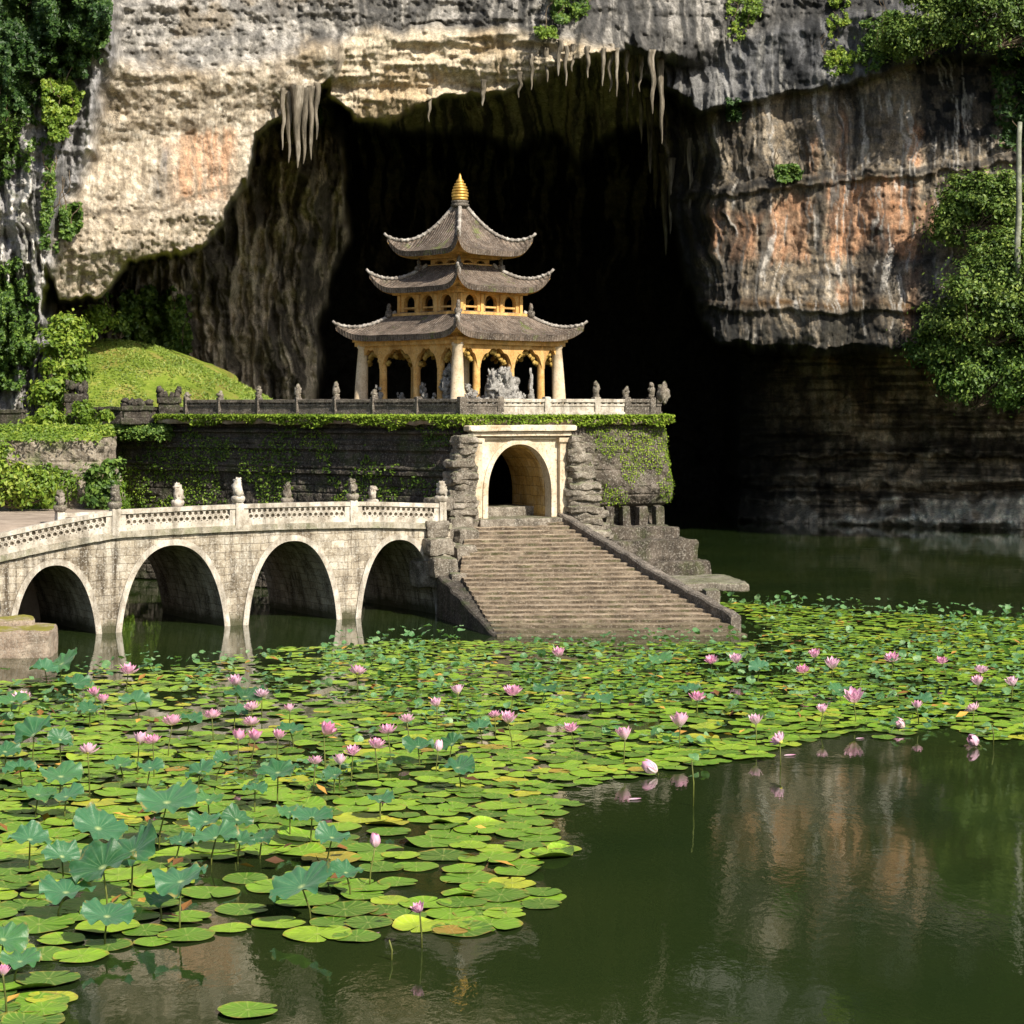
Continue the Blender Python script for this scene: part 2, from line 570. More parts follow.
def cliff_depth(u, v, parts=None):
    u, v, uu, vv, M = parts or cliff_parts(u, v)
    Y = 148 - 0.02 * np.abs(u - 500) + 4 * (fbm(u / 40, v / 60, 3, 9) - 0.5)
    # shaded recess wall over the water, stepping forward in strata towards its foot
    rec = 120 - 0.028 * (np.clip(u, 700, 1100) - 740) - 2.0 * sstep(440, 455, vv) - 3.6 * sstep(490, 500, vv) + 1.2 * np.sin(vv / 6.5) * (vv > 455)
    Y = lerp(Y, rec, M["recess"])
    # wall left of the dark mouth
    inn = 103.8 + 0.025 * (np.clip(u, 60, 350) - 120) + 4.5 * (fbm((u + 40 * fbm(u / 70, v / 70, 3, 48)) / 30, v / 90, 4, 12) - 0.5) + 2.2 * sstep(300, 340, u)
    inn = inn + 3.5 * sstep(200, 330, u) * sstep(160, 100, v)
    Y = lerp(Y, inn, M["inner"])
    Y = lerp(Y, 104 + np.clip(v - 60, -30, 120) * 0.12 + 3 * (vnoise(u / 9, v / 80, 14) - 0.5), M["drip"])
    # orange face
    fa = 102.0 - 0.011 * (v - 180) - 0.011 * (np.clip(u, 640, 1200) - 680) + 1.0 * (vnoise(u / 30, v / 200, 15) - 0.5)
    vs = vv + (uu - 840) * 0.11
    fa = fa - 0.45 * sstep(172, 176, vs) + 0.35 * sstep(182, 186, vs) - 0.3 * sstep(268, 271, vs) - 0.45 * sstep(299, 303, vv) + 0.4 * sstep(309, 314, vv)
    fa = fa + 4.5 * sstep(724, 668, uu) + 0.0
    Y = lerp(Y, fa, M["face"])
    Y = lerp(Y, 80.5 + 0.028 * (np.clip(u, 20, 460) - 60) + 0.7 + np.clip(v - 34, 0, 200) * 0.021 + 1.2 * (fbm(u / 50, v / 12, 3, 16) - 0.5), M["ceil"])
    sl = 101.6 - 0.012 * (np.clip(u, 600, 1200) - 680) + 2.2 * (fbm(u / 45, v / 55, 3, 17) - 0.5) + 0.012 * (110 - v)
    Y = lerp(Y, sl, M["slab"])
    # the lit shell: hollow, its lower lip swelling out
    LN = 80.5 + 0.028 * (np.clip(u, 20, 460) - 60)
    w_ = vv + 0.14 * (uu - 200) + 14 * (fbm(u / 34, v / 30, 4, 53) - 0.5)
    sh = LN - 0.3 + 1.35 * sstep(56, 134, w_) - 1.05 * sstep(138, 204, w_) - 0.55 * sstep(203, 213, w_) + 1.3 * np.clip((vv - 250) / 45, 0, 1.5)
    sh = sh + 0.10 * np.sin((vv + uu * 0.25) / 9.0)
    Y = lerp(Y, sh, M["shell"])
    ba = LN + 0.9 + 1.3 * (fbm(u / 60, v / 30, 4, 18) - 0.5) + 0.014 * np.clip(60 - v, 0, 90) + np.clip(-v, 0, 700) * 0.012
    ba = lerp(ba, sl + 0.4 + 0.02 * np.clip(40 - v, 0, 700), sstep(540, 760, u))
    Y = lerp(Y, ba, M["band"])
    le = 79 + 0.012 * np.clip(u, -400, 110) + 3.4 * (fbm(u / 24, v / 110, 3, 19) - 0.5) + np.clip(-v, 0, 700) * 0.012
    Y = lerp(Y, le, M["left"])
    return Y


def cliff_detail(u, v, parts):
    u, v, uu, vv, M = parts
    uw = u + 30 * (fbm(u / 60, v / 80, 4, 43) - 0.5) + 8 * (fbm(u / 14, v / 22, 3, 44) - 0.5)
    fl = (np.abs(fbm(uw / 9, v / 70, 3, 21) - 0.5) * 3.2).clip(0, 1) ** 0.7          # flutes
    rough = fbm(u / 9, v / 9, 5, 22) - 0.5
    strata = vnoise(u / 90, v / 6.0, 23) - 0.5
    big = fbm(u / 32, v / 26, 4, 24) - 0.5
    pit = np.clip(vnoise(u / 3.2, v / 3.0, 25) - 0.55, 0, 1)
    rim = M["shell"]
    d = big * 1.7 * (1 - 0.5 * rim - 0.80 * M["face"] - 0.45 * M["band"]) + rough * (0.75 - 0.15 * M["band"] - 0.60 * rim - 0.42 * M["face"]) + strata * (0.30 + 0.9 * M["recess"] - 0.2 * M["face"]) * (1 - 0.6 * rim)
    d = d - (1 - fl) * (0.75 * M["inner"] + 0.55 * M["left"] + 0.35 * M["face"] * sstep(800, 690, u) + 0.6 * M["drip"] + 0.12) * (1 - 0.8 * rim)
    d = d + pit * (0.18 - 0.12 * M["face"] + 0.16 * rim * sstep(190, 205, vv) + 0.25 * M["band"])
    return d * (1 - 0.65 * M["ceil"])


def cliff_color(u, v, parts):
    u, v, uu, vv, M = parts
    C = np.array
    uo = u; uw = u + 30 * (fbm(u / 60, v / 80, 4, 43) - 0.5) + 8 * (fbm(u / 14, v / 22, 3, 44) - 0.5)
    n1 = fbm(u / 30, v / 30, 5, 31); n2 = fbm(uw / 7, v / 42, 5, 32); n3 = fbm(u / 5, v / 5, 4, 33)
    st = fbm(uw / 5.0, v / 95, 5, 34)                                     # rain streaks
    st2 = fbm(uw / 14.0, v / 90, 5, 35)

    def mixc(base, col, f):
        return base + (C(col) - base) * np.clip(f, 0, 1)[..., None]
    col = np.ones(u.shape + (3,)) * C((0.035, 0.032, 0.026))              # cave rock painted near black to deepen the void's shade
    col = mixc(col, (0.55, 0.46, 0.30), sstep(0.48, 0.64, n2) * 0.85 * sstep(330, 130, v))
    # recess
    rc = np.ones_like(col) * C((0.46, 0.38, 0.27))
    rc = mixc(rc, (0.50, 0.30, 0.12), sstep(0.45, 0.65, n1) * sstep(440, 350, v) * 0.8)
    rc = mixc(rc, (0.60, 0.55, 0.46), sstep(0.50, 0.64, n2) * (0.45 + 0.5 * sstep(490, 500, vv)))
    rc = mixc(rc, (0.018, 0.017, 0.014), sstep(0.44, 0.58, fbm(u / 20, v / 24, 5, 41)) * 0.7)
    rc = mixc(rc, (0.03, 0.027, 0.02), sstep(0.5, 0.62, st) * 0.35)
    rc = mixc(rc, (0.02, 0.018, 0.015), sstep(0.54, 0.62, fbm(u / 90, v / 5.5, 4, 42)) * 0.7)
    rc = mixc(rc, (0.72, 0.66, 0.54), sstep(494, 500, vv) * sstep(0.40, 0.55, n1) * 0.8)  # lit band along the recess foot, painted in as paler rock
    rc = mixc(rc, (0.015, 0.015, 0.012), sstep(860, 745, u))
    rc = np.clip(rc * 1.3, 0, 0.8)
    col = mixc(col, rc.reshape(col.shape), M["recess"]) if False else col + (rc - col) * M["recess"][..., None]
    # wall left of the mouth
    ic = np.ones_like(col) * C((0.52, 0.44, 0.32))
    ic = mixc(ic, (0.70, 0.61, 0.46), sstep(0.5, 0.7, n1) * 0.8)
    ic = mixc(ic, (0.028, 0.025, 0.02), sstep(0.50, 0.60, st2) * 0.8)
    ic = mixc(ic, (0.035, 0.03, 0.022), sstep(0.52, 0.62, st) * 0.55)
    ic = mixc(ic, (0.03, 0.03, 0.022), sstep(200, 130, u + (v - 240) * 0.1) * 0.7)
    col = col + (ic - col) * M["inner"][..., None]
    dc = np.ones_like(col) * C((0.42, 0.35, 0.24))
    dc = mixc(dc, (0.02, 0.02, 0.015), sstep(0.46, 0.6, st) * 0.85)
    dc = mixc(dc, (0.38, 0.33, 0.24), sstep(0.56, 0.7, n2) * 0.7)
    col = col + (dc - col) * M["drip"][..., None]
    # orange face
    fc = np.ones_like(col) * C((0.52, 0.415, 0.29))
    fc = mixc(fc, (0.68, 0.57, 0.43), sstep(0.48, 0.68, n1))
    fc = mixc(fc, (0.16, 0.16, 0.155), sstep(0.5, 0.62, n3) * 0.6)

    def patch(poly, soft=9, k=1.0, brk=0.5):
        s = sstep(soft, -soft, sdpoly(uu + 9 * (n3 - 0.5), vv + 26 * (st - 0.5), poly))
        return s * k * np.clip(1.25 - brk * 2.2 * np.abs(n2 - 0.47) * 2, 0.1, 1) * (0.70 + 0.30 * sstep(0.42, 0.56, fbm(u / 9, v / 9, 4, 54)))
    OR = (0.86, 0.45, 0.24)
    for pl, k in (([(826, 184), (918, 182), (918, 262), (870, 250), (828, 262)], 0.95), ([(772, 202), (812, 198), (810, 264), (774, 262)], 0.8),
                  ([(730, 210), (762, 214), (758, 262), (728, 264)], 0.8), ([(706, 205), (722, 210), (718, 250), (708, 246)], 0.8),
                  ([(838, 112), (850, 112), (846, 176), (838, 176)], 0.8), ([(911, 124), (921, 122), (920, 160), (912, 160)], 1.2),
                  ([(957, 116), (968, 116), (966, 142), (958, 142)], 1.0), ([(805, 145), (815, 145), (815, 176), (806, 176)], 0.8),
                  ([(905, 270), (918, 270), (916, 340), (906, 340)], 0.8), ([(842, 284), (858, 282), (856, 300), (842, 300)], 0.8),
                  ([(920, 205), (950, 200), (940, 240), (920, 240)], 0.7)):
        fc = mixc(fc, OR, patch(pl, 6, k))
    dk = (0.022, 0.023, 0.025)
    fc = mixc(fc, (0.17, 0.085, 0.02), sstep(7, 0, np.abs(vv - 303)) * sstep(0.35, 0.5, n1) * 0.9)
    fc = mixc(fc, dk, patch([(916, 54), (992, 54), (994, 152), (960, 146), (940, 150), (920, 140)], 6, 1.1, 0.2) * 0.96)
    fc = mixc(fc, dk, patch([(866, 232), (880, 220), (898, 236), (904, 282), (896, 300), (858, 300), (856, 262)], 7, 1.0, 0.3) * 0.9)
    fc = mixc(fc, dk, patch([(858, 96), (890, 92), (892, 150), (856, 152)], 9, 0.8, 0.6) * 0.7)
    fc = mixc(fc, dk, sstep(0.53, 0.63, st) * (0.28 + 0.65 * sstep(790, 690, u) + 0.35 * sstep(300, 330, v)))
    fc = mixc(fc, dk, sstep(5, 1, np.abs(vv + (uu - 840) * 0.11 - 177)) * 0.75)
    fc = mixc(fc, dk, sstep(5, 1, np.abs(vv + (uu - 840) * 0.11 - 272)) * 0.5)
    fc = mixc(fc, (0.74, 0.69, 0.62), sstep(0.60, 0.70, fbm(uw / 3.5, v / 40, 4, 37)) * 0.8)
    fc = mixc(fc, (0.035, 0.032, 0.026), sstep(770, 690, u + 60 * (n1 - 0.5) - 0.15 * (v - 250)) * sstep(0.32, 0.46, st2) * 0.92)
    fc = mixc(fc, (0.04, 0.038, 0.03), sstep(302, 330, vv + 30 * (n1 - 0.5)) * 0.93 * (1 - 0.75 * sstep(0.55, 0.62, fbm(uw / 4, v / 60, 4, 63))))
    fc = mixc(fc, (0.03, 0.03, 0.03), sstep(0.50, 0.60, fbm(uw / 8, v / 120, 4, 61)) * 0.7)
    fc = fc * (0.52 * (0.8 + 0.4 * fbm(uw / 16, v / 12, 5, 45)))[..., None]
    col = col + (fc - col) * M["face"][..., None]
    cc = np.ones_like(col) * C((0.50, 0.425, 0.315))
    cc = mixc(cc, (0.38, 0.28, 0.16), sstep(0.5, 0.66, n1) * 0.7)
    cc = mixc(cc, (0.05, 0.045, 0.03), sstep(0.5, 0.62, st) * sstep(470, 600, u))
    col = col + (cc - col) * M["ceil"][..., None]
    sc = np.ones_like(col) * C((0.20, 0.20, 0.205))
    sc = mixc(sc, (0.48, 0.47, 0.455), sstep(0.48, 0.66, n1) * sstep(800, 690, u))
    sc = mixc(sc, (0.03, 0.032, 0.035), sstep(0.44, 0.58, st2) * (0.5 + 0.45 * sstep(740, 800, u)))
    sc = mixc(sc, (0.50, 0.48, 0.44), sstep(0.6, 0.7, fbm(u / 4, v / 40, 4, 38)) * 0.6)
    sc = sc * 0.55
    col = col + (sc - col) * M["slab"][..., None]
    # shell
    hc = np.ones_like(col) * C((0.60, 0.51, 0.39))
    hc = mixc(hc, (0.70, 0.64, 0.54), sstep(0.45, 0.65, n3) * 0.7)
    hc = mixc(hc, (0.58, 0.33, 0.19), sstep(6, -6, sdpoly(uu, vv + 20 * (st - 0.5), [(164, 138), (236, 132), (228, 204), (168, 200)])) * (0.4 + 0.6 * sstep(0.4, 0.55, st)) * 0.85)
    hc = mixc(hc, (0.42, 0.31, 0.18), sstep(0.48, 0.64, n1) * (0.2 + 0.45 * sstep(110, 60, vv)))
    hc = mixc(hc, (0.24, 0.23, 0.22), sstep(10, 0, np.abs(uu - 163 + (vv - 165) * 0.1)) * sstep(140, 155, v) * sstep(205, 195, v) * 0.8)
    hc = mixc(hc, (0.33, 0.32, 0.31), sstep(108, 78, uu + (v - 100) * 0.3) * 0.7)
    hc = mixc(hc, (0.10, 0.08, 0.055), sstep(3.5, 0.5, np.abs(vv + (uu - 180) * 0.12 - 199 + 8 * np.sin(uu / 30))) * 0.8)
    hc = mixc(hc, (0.16, 0.12, 0.08), sstep(0.60, 0.70, n3) * 0.55 * sstep(190, 204, vv))
    hc = mixc(hc, (0.30, 0.24, 0.17), sstep(0.5, 0.62, fbm(uw / 4, v / 30, 5, 46)) * 0.55)
    hc = mixc(hc, (0.26, 0.21, 0.15), sstep(0.55, 0.64, fbm(uw / 3.5, v / 60, 5, 47)) * 0.55)
    hc = hc * (0.74 - 0.10 * sstep(95, 40, vv))[..., None]
    col = col + (hc - col) * M["shell"][..., None]
    bc = np.ones_like(col) * C((0.46, 0.43, 0.385))
    bc = mixc(bc, (0.64, 0.60, 0.55), sstep(0.46, 0.64, n3) * 0.7)
    bc = mixc(bc, (0.34, 0.25, 0.14), sstep(0.5, 0.66, n1) * 0.5 * sstep(420, 300, u))
    bc = mixc(bc, (0.07, 0.07, 0.07), sstep(0.5, 0.62, st2) * sstep(300, 420, u) * 0.85)
    bc = mixc(bc, (0.12, 0.115, 0.11), sstep(0.5, 0.64, fbm(u / 16.0, v / 10.0, 5, 39)) * 0.6)
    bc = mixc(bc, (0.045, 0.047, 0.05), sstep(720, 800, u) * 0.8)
    bc = mixc(bc, (0.05, 0.05, 0.048), sstep(0.50, 0.60, st) * (0.3 + 0.4 * sstep(260, 360, u)))
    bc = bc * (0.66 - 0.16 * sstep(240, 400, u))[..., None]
    col = col + (bc - col) * M["band"][..., None]
    lc = np.ones_like(col) * C((0.31, 0.30, 0.30))
    lc = mixc(lc, (0.62, 0.59, 0.55), sstep(0.5, 0.62, st2))
    lc = mixc(lc, (0.10, 0.10, 0.095), sstep(0.5, 0.62, st) * 0.75)
    lc = mixc(lc, (0.10, 0.12, 0.03), sstep(0.52, 0.62, n3) * sstep(60, 0, u) * 0.4)
    col = col + (lc - col) * M["left"][..., None]
    col = col * (0.72 + 0.56 * n3)[..., None]
    return np.clip(col, 0.006, 0.8)


us = np.concatenate([np.arange(-700, -24, 13.0), np.arange(-24, 1048, 1.25), np.arange(1048, 1700, 13.0)])
vs_ = np.concatenate([np.arange(-600, -12, 12.0), np.arange(-12, 548, 1.25), np.arange(548, 575, 9.0)])
Ug, Vg = np.meshgrid(us, vs_)
parts = cliff_parts(Ug, Vg)
Yg = cliff_depth(Ug, Vg, parts)
Yd = Yg + cliff_detail(Ug, Vg, parts)
POS = np.stack([(Ug - 512) / F * Yd, Yd, EYE + (HZ - Vg) / F * Yd], -1)
me = grid_mesh("cliff", POS, smooth=True, flip=True)
ca = me.color_attributes.new("tint", 'FLOAT_COLOR', 'POINT')
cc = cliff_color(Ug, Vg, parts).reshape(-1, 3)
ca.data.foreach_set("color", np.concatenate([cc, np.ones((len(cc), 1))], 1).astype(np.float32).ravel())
m = Mat("cliff_rock")
at = m.n("ShaderNodeAttribute", attribute_name="tint")
p = m.coord("Position")
ps = m.coord("Position", (1, 1, 0.22))
d1 = m.ramp(m.noise(p, 3.2, 9, 0.75), [(0.3, 0.55), (0.52, 1.0), (0.7, 1.35)])
d2 = m.ramp(m.noise(ps, 4.0, 6, 0.7), [(0.35, 0.7), (0.6, 1.15)])
d3 = m.ramp(m.noise(p, 11.0, 6, 0.8), [(0.36, 0.62), (0.5, 1.0), (0.64, 1.35)])
vo = m.n("ShaderNodeTexVoronoi", feature='DISTANCE_TO_EDGE')
wv = m.n("ShaderNodeVectorMath", operation='MULTIPLY_ADD')
m.link(m.noise(p, 0.8, 5, 0.7, out="Color"), wv.inputs[0]); wv.inputs[1].default_value = (2.2, 2.2, 2.2); m.link(m.coord("Position", (1, 1, 0.6)), wv.inputs[2])
m.link(wv.outputs[0], vo.inputs["Vector"]); vo.inputs["Scale"].default_value = 0.42
crk = m.ramp(vo.outputs["Distance"], [(0.0, 0.30), (0.016, 1.0)])
crk = m.mix(m.ramp(m.noise(p, 0.5, 3, 0.6), [(0.42, 0), (0.55, 1)]), (1, 1, 1), crk)
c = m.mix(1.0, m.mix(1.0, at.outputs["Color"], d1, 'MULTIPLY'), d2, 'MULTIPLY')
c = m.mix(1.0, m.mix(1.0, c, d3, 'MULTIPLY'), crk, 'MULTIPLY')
nb = m.bump(m.noise(p, 2.8, 10, 0.75), 0.6, 0.13)
nb = m.bump(m.noise(ps, 7.0, 6, 0.7), 0.5, 0.08, nb)
nb = m.bump(m.noise(p, 13.0, 6, 0.8), 0.5, 0.05, nb)
CLIFF_M = m.done(c, nb, 0.88, 0.25)
cliff = put("cliff", me, CLIFF_M)
tag(cliff, "streaked grey and orange limestone cliff with a huge dark cave mouth", "cliff", kind="structure")


def cliff_at(u, v):
    pr = cliff_parts(np.array([u], float).ravel(), np.array([v], float).ravel())
    return cliff_depth(None, None, pr) + cliff_detail(None, None, pr)


# hanging stalactites: fluted tapering drips grown onto the lip of the cave
m = Mat("stalactite_stone")
p = m.coord("Position", (1, 1, 0.15))
c = m.ramp(m.noise(p, 5, 6, 0.7), [(0.32, (0.03, 0.027, 0.02)), (0.52, (0.16, 0.135, 0.10)), (0.72, (0.38, 0.34, 0.28))])
STAL_M = m.done(c, m.bump(m.noise(p, 9, 6, 0.7), 0.8, 0.06), 0.85, 0.25)


def stalactite(px, v0, v1, wpx, back=1.0, seed=0):
    Y = float(cliff_at(px, v0 + 1)[0]) - back
    b = MB()
    top = W(px, v0, Y); bot = W(px + random.uniform(-2, 2), v1, Y)
    n = 22; seg = 14
    V = []; Fc = []
    for k in range(n + 1):
        t = k / n
        c = top.lerp(bot, t) + Vector((0.10 * mnoise.noise(Vector((seed, t * 3, 0))), 0.10 * mnoise.noise(Vector((seed, t * 3, 9))), 0))
        r = wpx / F * Y * 0.5 * ((1 - t) ** 0.6 * 0.8 + 0.22 * (1 - t)) * (1 + 0.25 * mnoise.noise(Vector((seed * 2.3, t * 6, 4)))) + 0.012
        for i in range(seg):
            a = 2 * math.pi * i / seg
            f = 1 + 0.30 * mnoise.noise(Vector((math.cos(a) * 1.8 + seed, math.sin(a) * 1.8, t * 1.2)))
            V.append(c + Vector((math.cos(a) * r * f, math.sin(a) * r * f, 0)))
    for k in range(n):
        for i in range(seg):
            j = (i + 1) % seg
            Fc.append((k * seg + j, k * seg + i, (k + 1) * seg + i, (k + 1) * seg + j))
    Fc.append(tuple(range(seg)))
    b.mesh(V, Fc)
    o = b.build("stalactite", STAL_M, cliff, smooth=True)
    return o


for k, (px, v0, v1, wp) in enumerate([
        (283, 100, 150, 5), (290, 104, 163, 7), (297, 98, 168, 12), (305, 100, 164, 9), (311, 98, 160, 7), (317, 95, 140, 6),
        (560, 52, 82, 10), (566, 58, 92, 6), (574, 56, 78, 8), (588, 58, 84, 9), (604, 60, 92, 7), (611, 56, 98, 9), (617, 60, 103, 8), (626, 62, 90, 8),
        (634, 66, 104, 9), (641, 66, 98, 8), (652, 62, 120, 12), (660, 70, 150, 12), (650, 110, 180, 14), (656, 140, 215, 16), (664, 165, 262, 17), (672, 170, 240, 12),
        (546, 60, 88, 8), (532, 66, 96, 7), (520, 84, 104, 8), (484, 92, 112, 9), (430, 100, 128, 8), (640, 96, 150, 9),
        (628, 86, 128, 6), (690, 150, 236, 8)]):
    stalactite(px, v0 - 12, v1 - (6 if px > 400 else 0), wp * (0.62 if px > 400 else 0.95), 0.25, k)
# ------------------------------------------------------------------ garden ground, grass mound, road
m = Mat("grass_turf")
p = m.coord("Position")
c = m.ramp(m.noise(p, 0.7, 7, 0.7), [(0.3, (0.09, 0.13, 0.018)), (0.5, (0.19, 0.26, 0.034)), (0.68, (0.36, 0.33, 0.09))])
c = m.mix(m.math('MULTIPLY', m.ramp(m.noise(p, 0.35, 4, 0.6), [(0.50, 0), (0.62, 1)]), 0.45), c, (0.20, 0.12, 0.05))
c = m.mix(0.5, c, m.ramp(m.noise(p, 14, 4, 0.8), [(0.3, 0.4), (0.7, 1.5)]), 'MULTIPLY')
TURF = m.done(c, m.bump(m.noise(p, 18, 5, 0.8), 0.9, 0.08), 0.9, 0.1)
GRASS_L = leaf_mat("grass_blades", (0.09, 0.14, 0.018), (0.18, 0.27, 0.03), (0.35, 0.38, 0.08), 0.3)

xs = np.linspace(-34, -5.5, 190); ys = np.linspace(73.5, 100, 150)
Xg, Yq = np.meshgrid(xs, ys)
crest = np.interp(Xg, [-30, -20, -18.3, -15.8, -13.6, -11.1, -9.3, -8, -6], [9.3, 9.0, 8.95, 8.75, 7.9, 6.62, 5.75, 5.3, 4.8])
crest = np.where(Xg < -16, crest, crest)
base = 5.28 - 0.9 * sstep(-8.5, -5.5, Xg)
Zg = base + (crest - base) * sstep(78.5, 88.5, Yq) ** 0.85 + 0.42 * (fbm(Xg / 1.3, Yq / 1.6, 5, 51) - 0.5)
Zg = Zg - 7 * sstep(93, 98, Yq) * (Xg > -13)
Zg = np.where(Yq < 74.2, Zg - 1.0, Zg)
yw_ = 74.3 + (-11.9 - Xg) * 3.0 / 4.2
Zg = np.where((Yq < yw_) & (Xg > -14.6), -1.5, Zg)
put_m = grid_mesh("grass_mound", np.stack([Xg, Yq, Zg], -1), True)
hill = tag(put("grass_hill", put_m, TURF), "sunlit yellow green grass slope rising to the foot of the cliff", "hill", kind="structure")


def hill_z(x, y):
    i = min(max(int((x - xs[0]) / (xs[1] - xs[0])), 0), len(xs) - 1); j = min(max(int((y - ys[0]) / (ys[1] - ys[0])), 0), len(ys) - 1)
    return Zg[j, i]


n = 60000
gx = RNG.uniform(-26, -8, n); gy = RNG.uniform(76, 92, n)
ii = np.clip(((gx - xs[0]) / (xs[1] - xs[0])).astype(int), 0, len(xs) - 1); jj = np.clip(((gy - ys[0]) / (ys[1] - ys[0])).astype(int), 0, len(ys) - 1)
P = np.stack([gx, gy, Zg[jj, ii] + 0.04], -1)
P = P[fbm(gx / 1.5, gy / 2.5, 4, 57) > 0.30]; n = len(P)
me = leaves_mesh("grass", P, np.tile([0.2, -0.6, 0.6], (n, 1)), 0.05, 3.0, 0.6)
tag(put("grass", me, GRASS_L), "short grass covering the slope", "grass", kind="stuff")

# low garden bed between the retaining wall and the slope
b = MB()
poly = [(-34, 66.9), (-13.2, 67.9), (-13.6, 72.0), (-14.2, 75.6), (-14.2, 76.5), (-34, 76.5)]
b.quad([(x, y, 5.12) for x, y in poly])
tag(b.build("garden_ground", TURF), "grassy garden strip above the ivy covered wall", "ground", kind="structure")

# sandy road that reaches the bridge
m = Mat("road_sand")
p = m.coord("Position")
c = m.ramp(m.noise(p, 1.2, 7, 0.7), [(0.3, (0.22, 0.175, 0.14)), (0.55, (0.34, 0.275, 0.22)), (0.75, (0.44, 0.37, 0.30))])
c = m.mix(0.5, c, m.ramp(m.noise(m.coord("Position", (0.25, 1.6, 1)), 3, 5, 0.7), [(0.35, 0.6), (0.65, 1.2)]), 'MULTIPLY')
ROAD = m.done(c, m.bump(m.noise(p, 12, 6, 0.8), 0.6, 0.03), 0.92, 0.15)
# ------------------------------------------------------------------ stone materials
BR_STONE = stone("bridge_stone", (0.17, 0.13, 0.085), (0.50, 0.43, 0.33), (0.72, 0.66, 0.56), 1.9, 0.95, 0.4, (0.07, 0.05, 0.03), (0.76, 0.73, 0.66), bump=0.8, brick=(0.44, 0.21), bd=0.04, tide=0.9)
RAIL_STONE = stone("rail_stone", (0.20, 0.165, 0.12), (0.50, 0.445, 0.37), (0.74, 0.69, 0.61), 2.9, 0.75, 0.5, (0.11, 0.09, 0.065), bump=0.5, bd=0.02)
BAND_STONE = stone("band_stone", (0.16, 0.14, 0.10), (0.34, 0.30, 0.23), (0.55, 0.51, 0.44), 2.2, 0.7, 0.45, (0.05, 0.045, 0.03), bump=0.6, moss=0.3, bd=0.02)
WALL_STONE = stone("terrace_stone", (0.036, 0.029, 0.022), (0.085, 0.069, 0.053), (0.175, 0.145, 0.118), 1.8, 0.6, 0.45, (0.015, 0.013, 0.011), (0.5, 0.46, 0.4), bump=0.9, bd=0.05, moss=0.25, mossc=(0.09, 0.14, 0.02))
SHADE_STONE = stone("shade_dark_terrace_stone", (0.022, 0.019, 0.015), (0.055, 0.046, 0.036), (0.12, 0.10, 0.082), 1.8, 0.6, 0.45, (0.01, 0.009, 0.008), (0.34, 0.31, 0.27), bump=0.9, bd=0.05, moss=0.35, mossc=(0.05, 0.09, 0.012))  # terrace stone darkened to paint in wall shade; also serves dark garden stonework
DARK_STONE = stone("dark_stone", (0.05, 0.042, 0.035), (0.12, 0.10, 0.08), (0.26, 0.22, 0.18), 2.6, 0.4, 0.6, (0.015, 0.014, 0.012), (0.5, 0.46, 0.4), bump=0.9, bd=0.04)
BLOCK_STONE = stone("block_stone", (0.07, 0.058, 0.043), (0.19, 0.16, 0.125), (0.40, 0.355, 0.295), 2.6, 0.5, 0.55, (0.025, 0.022, 0.018), (0.62, 0.58, 0.5), bump=0.9, bd=0.05, upmoss=0.35)
GATE_STONE = stone("gate_stone", (0.36, 0.26, 0.15), (0.62, 0.52, 0.38), (0.74, 0.67, 0.55), 1.5, 0.35, 0.2, (0.12, 0.08, 0.04), (0.75, 0.7, 0.62), bump=0.4, bd=0.02)
VAULT_STONE = stone("vault_stone", (0.34, 0.19, 0.05), (0.58, 0.37, 0.12), (0.66, 0.52, 0.30), 1.3, 0.45, 0.25, (0.14, 0.08, 0.03), (0.66, 0.55, 0.36), bump=0.4, brick=(0.5, 0.3), bd=0.02)
STEP_STONE = stone("step_stone", (0.085, 0.062, 0.04), (0.235, 0.175, 0.115), (0.42, 0.335, 0.24), 1.9, 0.35, 0.4, (0.05, 0.04, 0.03), (0.66, 0.6, 0.5), bump=0.9, bd=0.03, tide=0.7)
MOSS_STONE = stone("mossy_ledge_stone", (0.20, 0.14, 0.10), (0.36, 0.28, 0.21), (0.50, 0.42, 0.33), 2.4, 0.4, 0.4, (0.06, 0.05, 0.035), bump=0.9, bd=0.04, upmoss=0.95, mossc=(0.26, 0.24, 0.035))
MOSS_M = leaf_mat("moss", (0.07, 0.12, 0.012), (0.16, 0.25, 0.025), (0.32, 0.40, 0.05), 0.2, 0.8, 0.1)
IVY_M = leaf_mat("ivy_leaves", (0.05, 0.10, 0.012), (0.12, 0.22, 0.02), (0.30, 0.40, 0.05), 0.35)


def lion_finial(b, c, h=0.5, seed=0, rz=0.0):
    """A worn seated guardian on a bulb: lobed body, head and mane lumps."""
    c = Vector(c)
    b.lathe([(0.15, 0), (0.16, 0.02), (0.19, 0.07), (0.20, 0.13), (0.17, 0.18), (0.10, 0.20), (0.09, 0.22)], tuple(c), 14)
    R = Matrix.Rotation(rz, 3, 'Z')

    def L(x, y, z, r, s, a=0.5):
        r = r if not isinstance(r, float) else (r, r, r)
        j = random.Random(seed * 31 + s)
        k_ = 1.15
        b.blob(c + R @ Vector((x + j.uniform(-.02, .02), y, z)), tuple(q * k_ * j.uniform(.85, 1.2) for q in r), seed + s, a + 0.15, 2.6, 14, 10)
    L(0, 0.03, 0.20 + 0.13 * h / 0.5, (0.105, 0.13, 0.16 * h / 0.5), 1, 0.55)
    L(0, -0.05, 0.20 + 0.12 * h / 0.5, (0.08, 0.06, 0.13 * h / 0.5), 2)
    L(0, -0.03, 0.20 + 0.30 * h / 0.5, (0.10, 0.12, 0.095), 3, 0.6)
    L(0, -0.11, 0.20 + 0.28 * h / 0.5, (0.045, 0.05, 0.04), 4)
    L(0.05, 0.01, 0.20 + 0.37 * h / 0.5, 0.03, 5); L(-0.05, 0.01, 0.20 + 0.37 * h / 0.5, 0.03, 6)


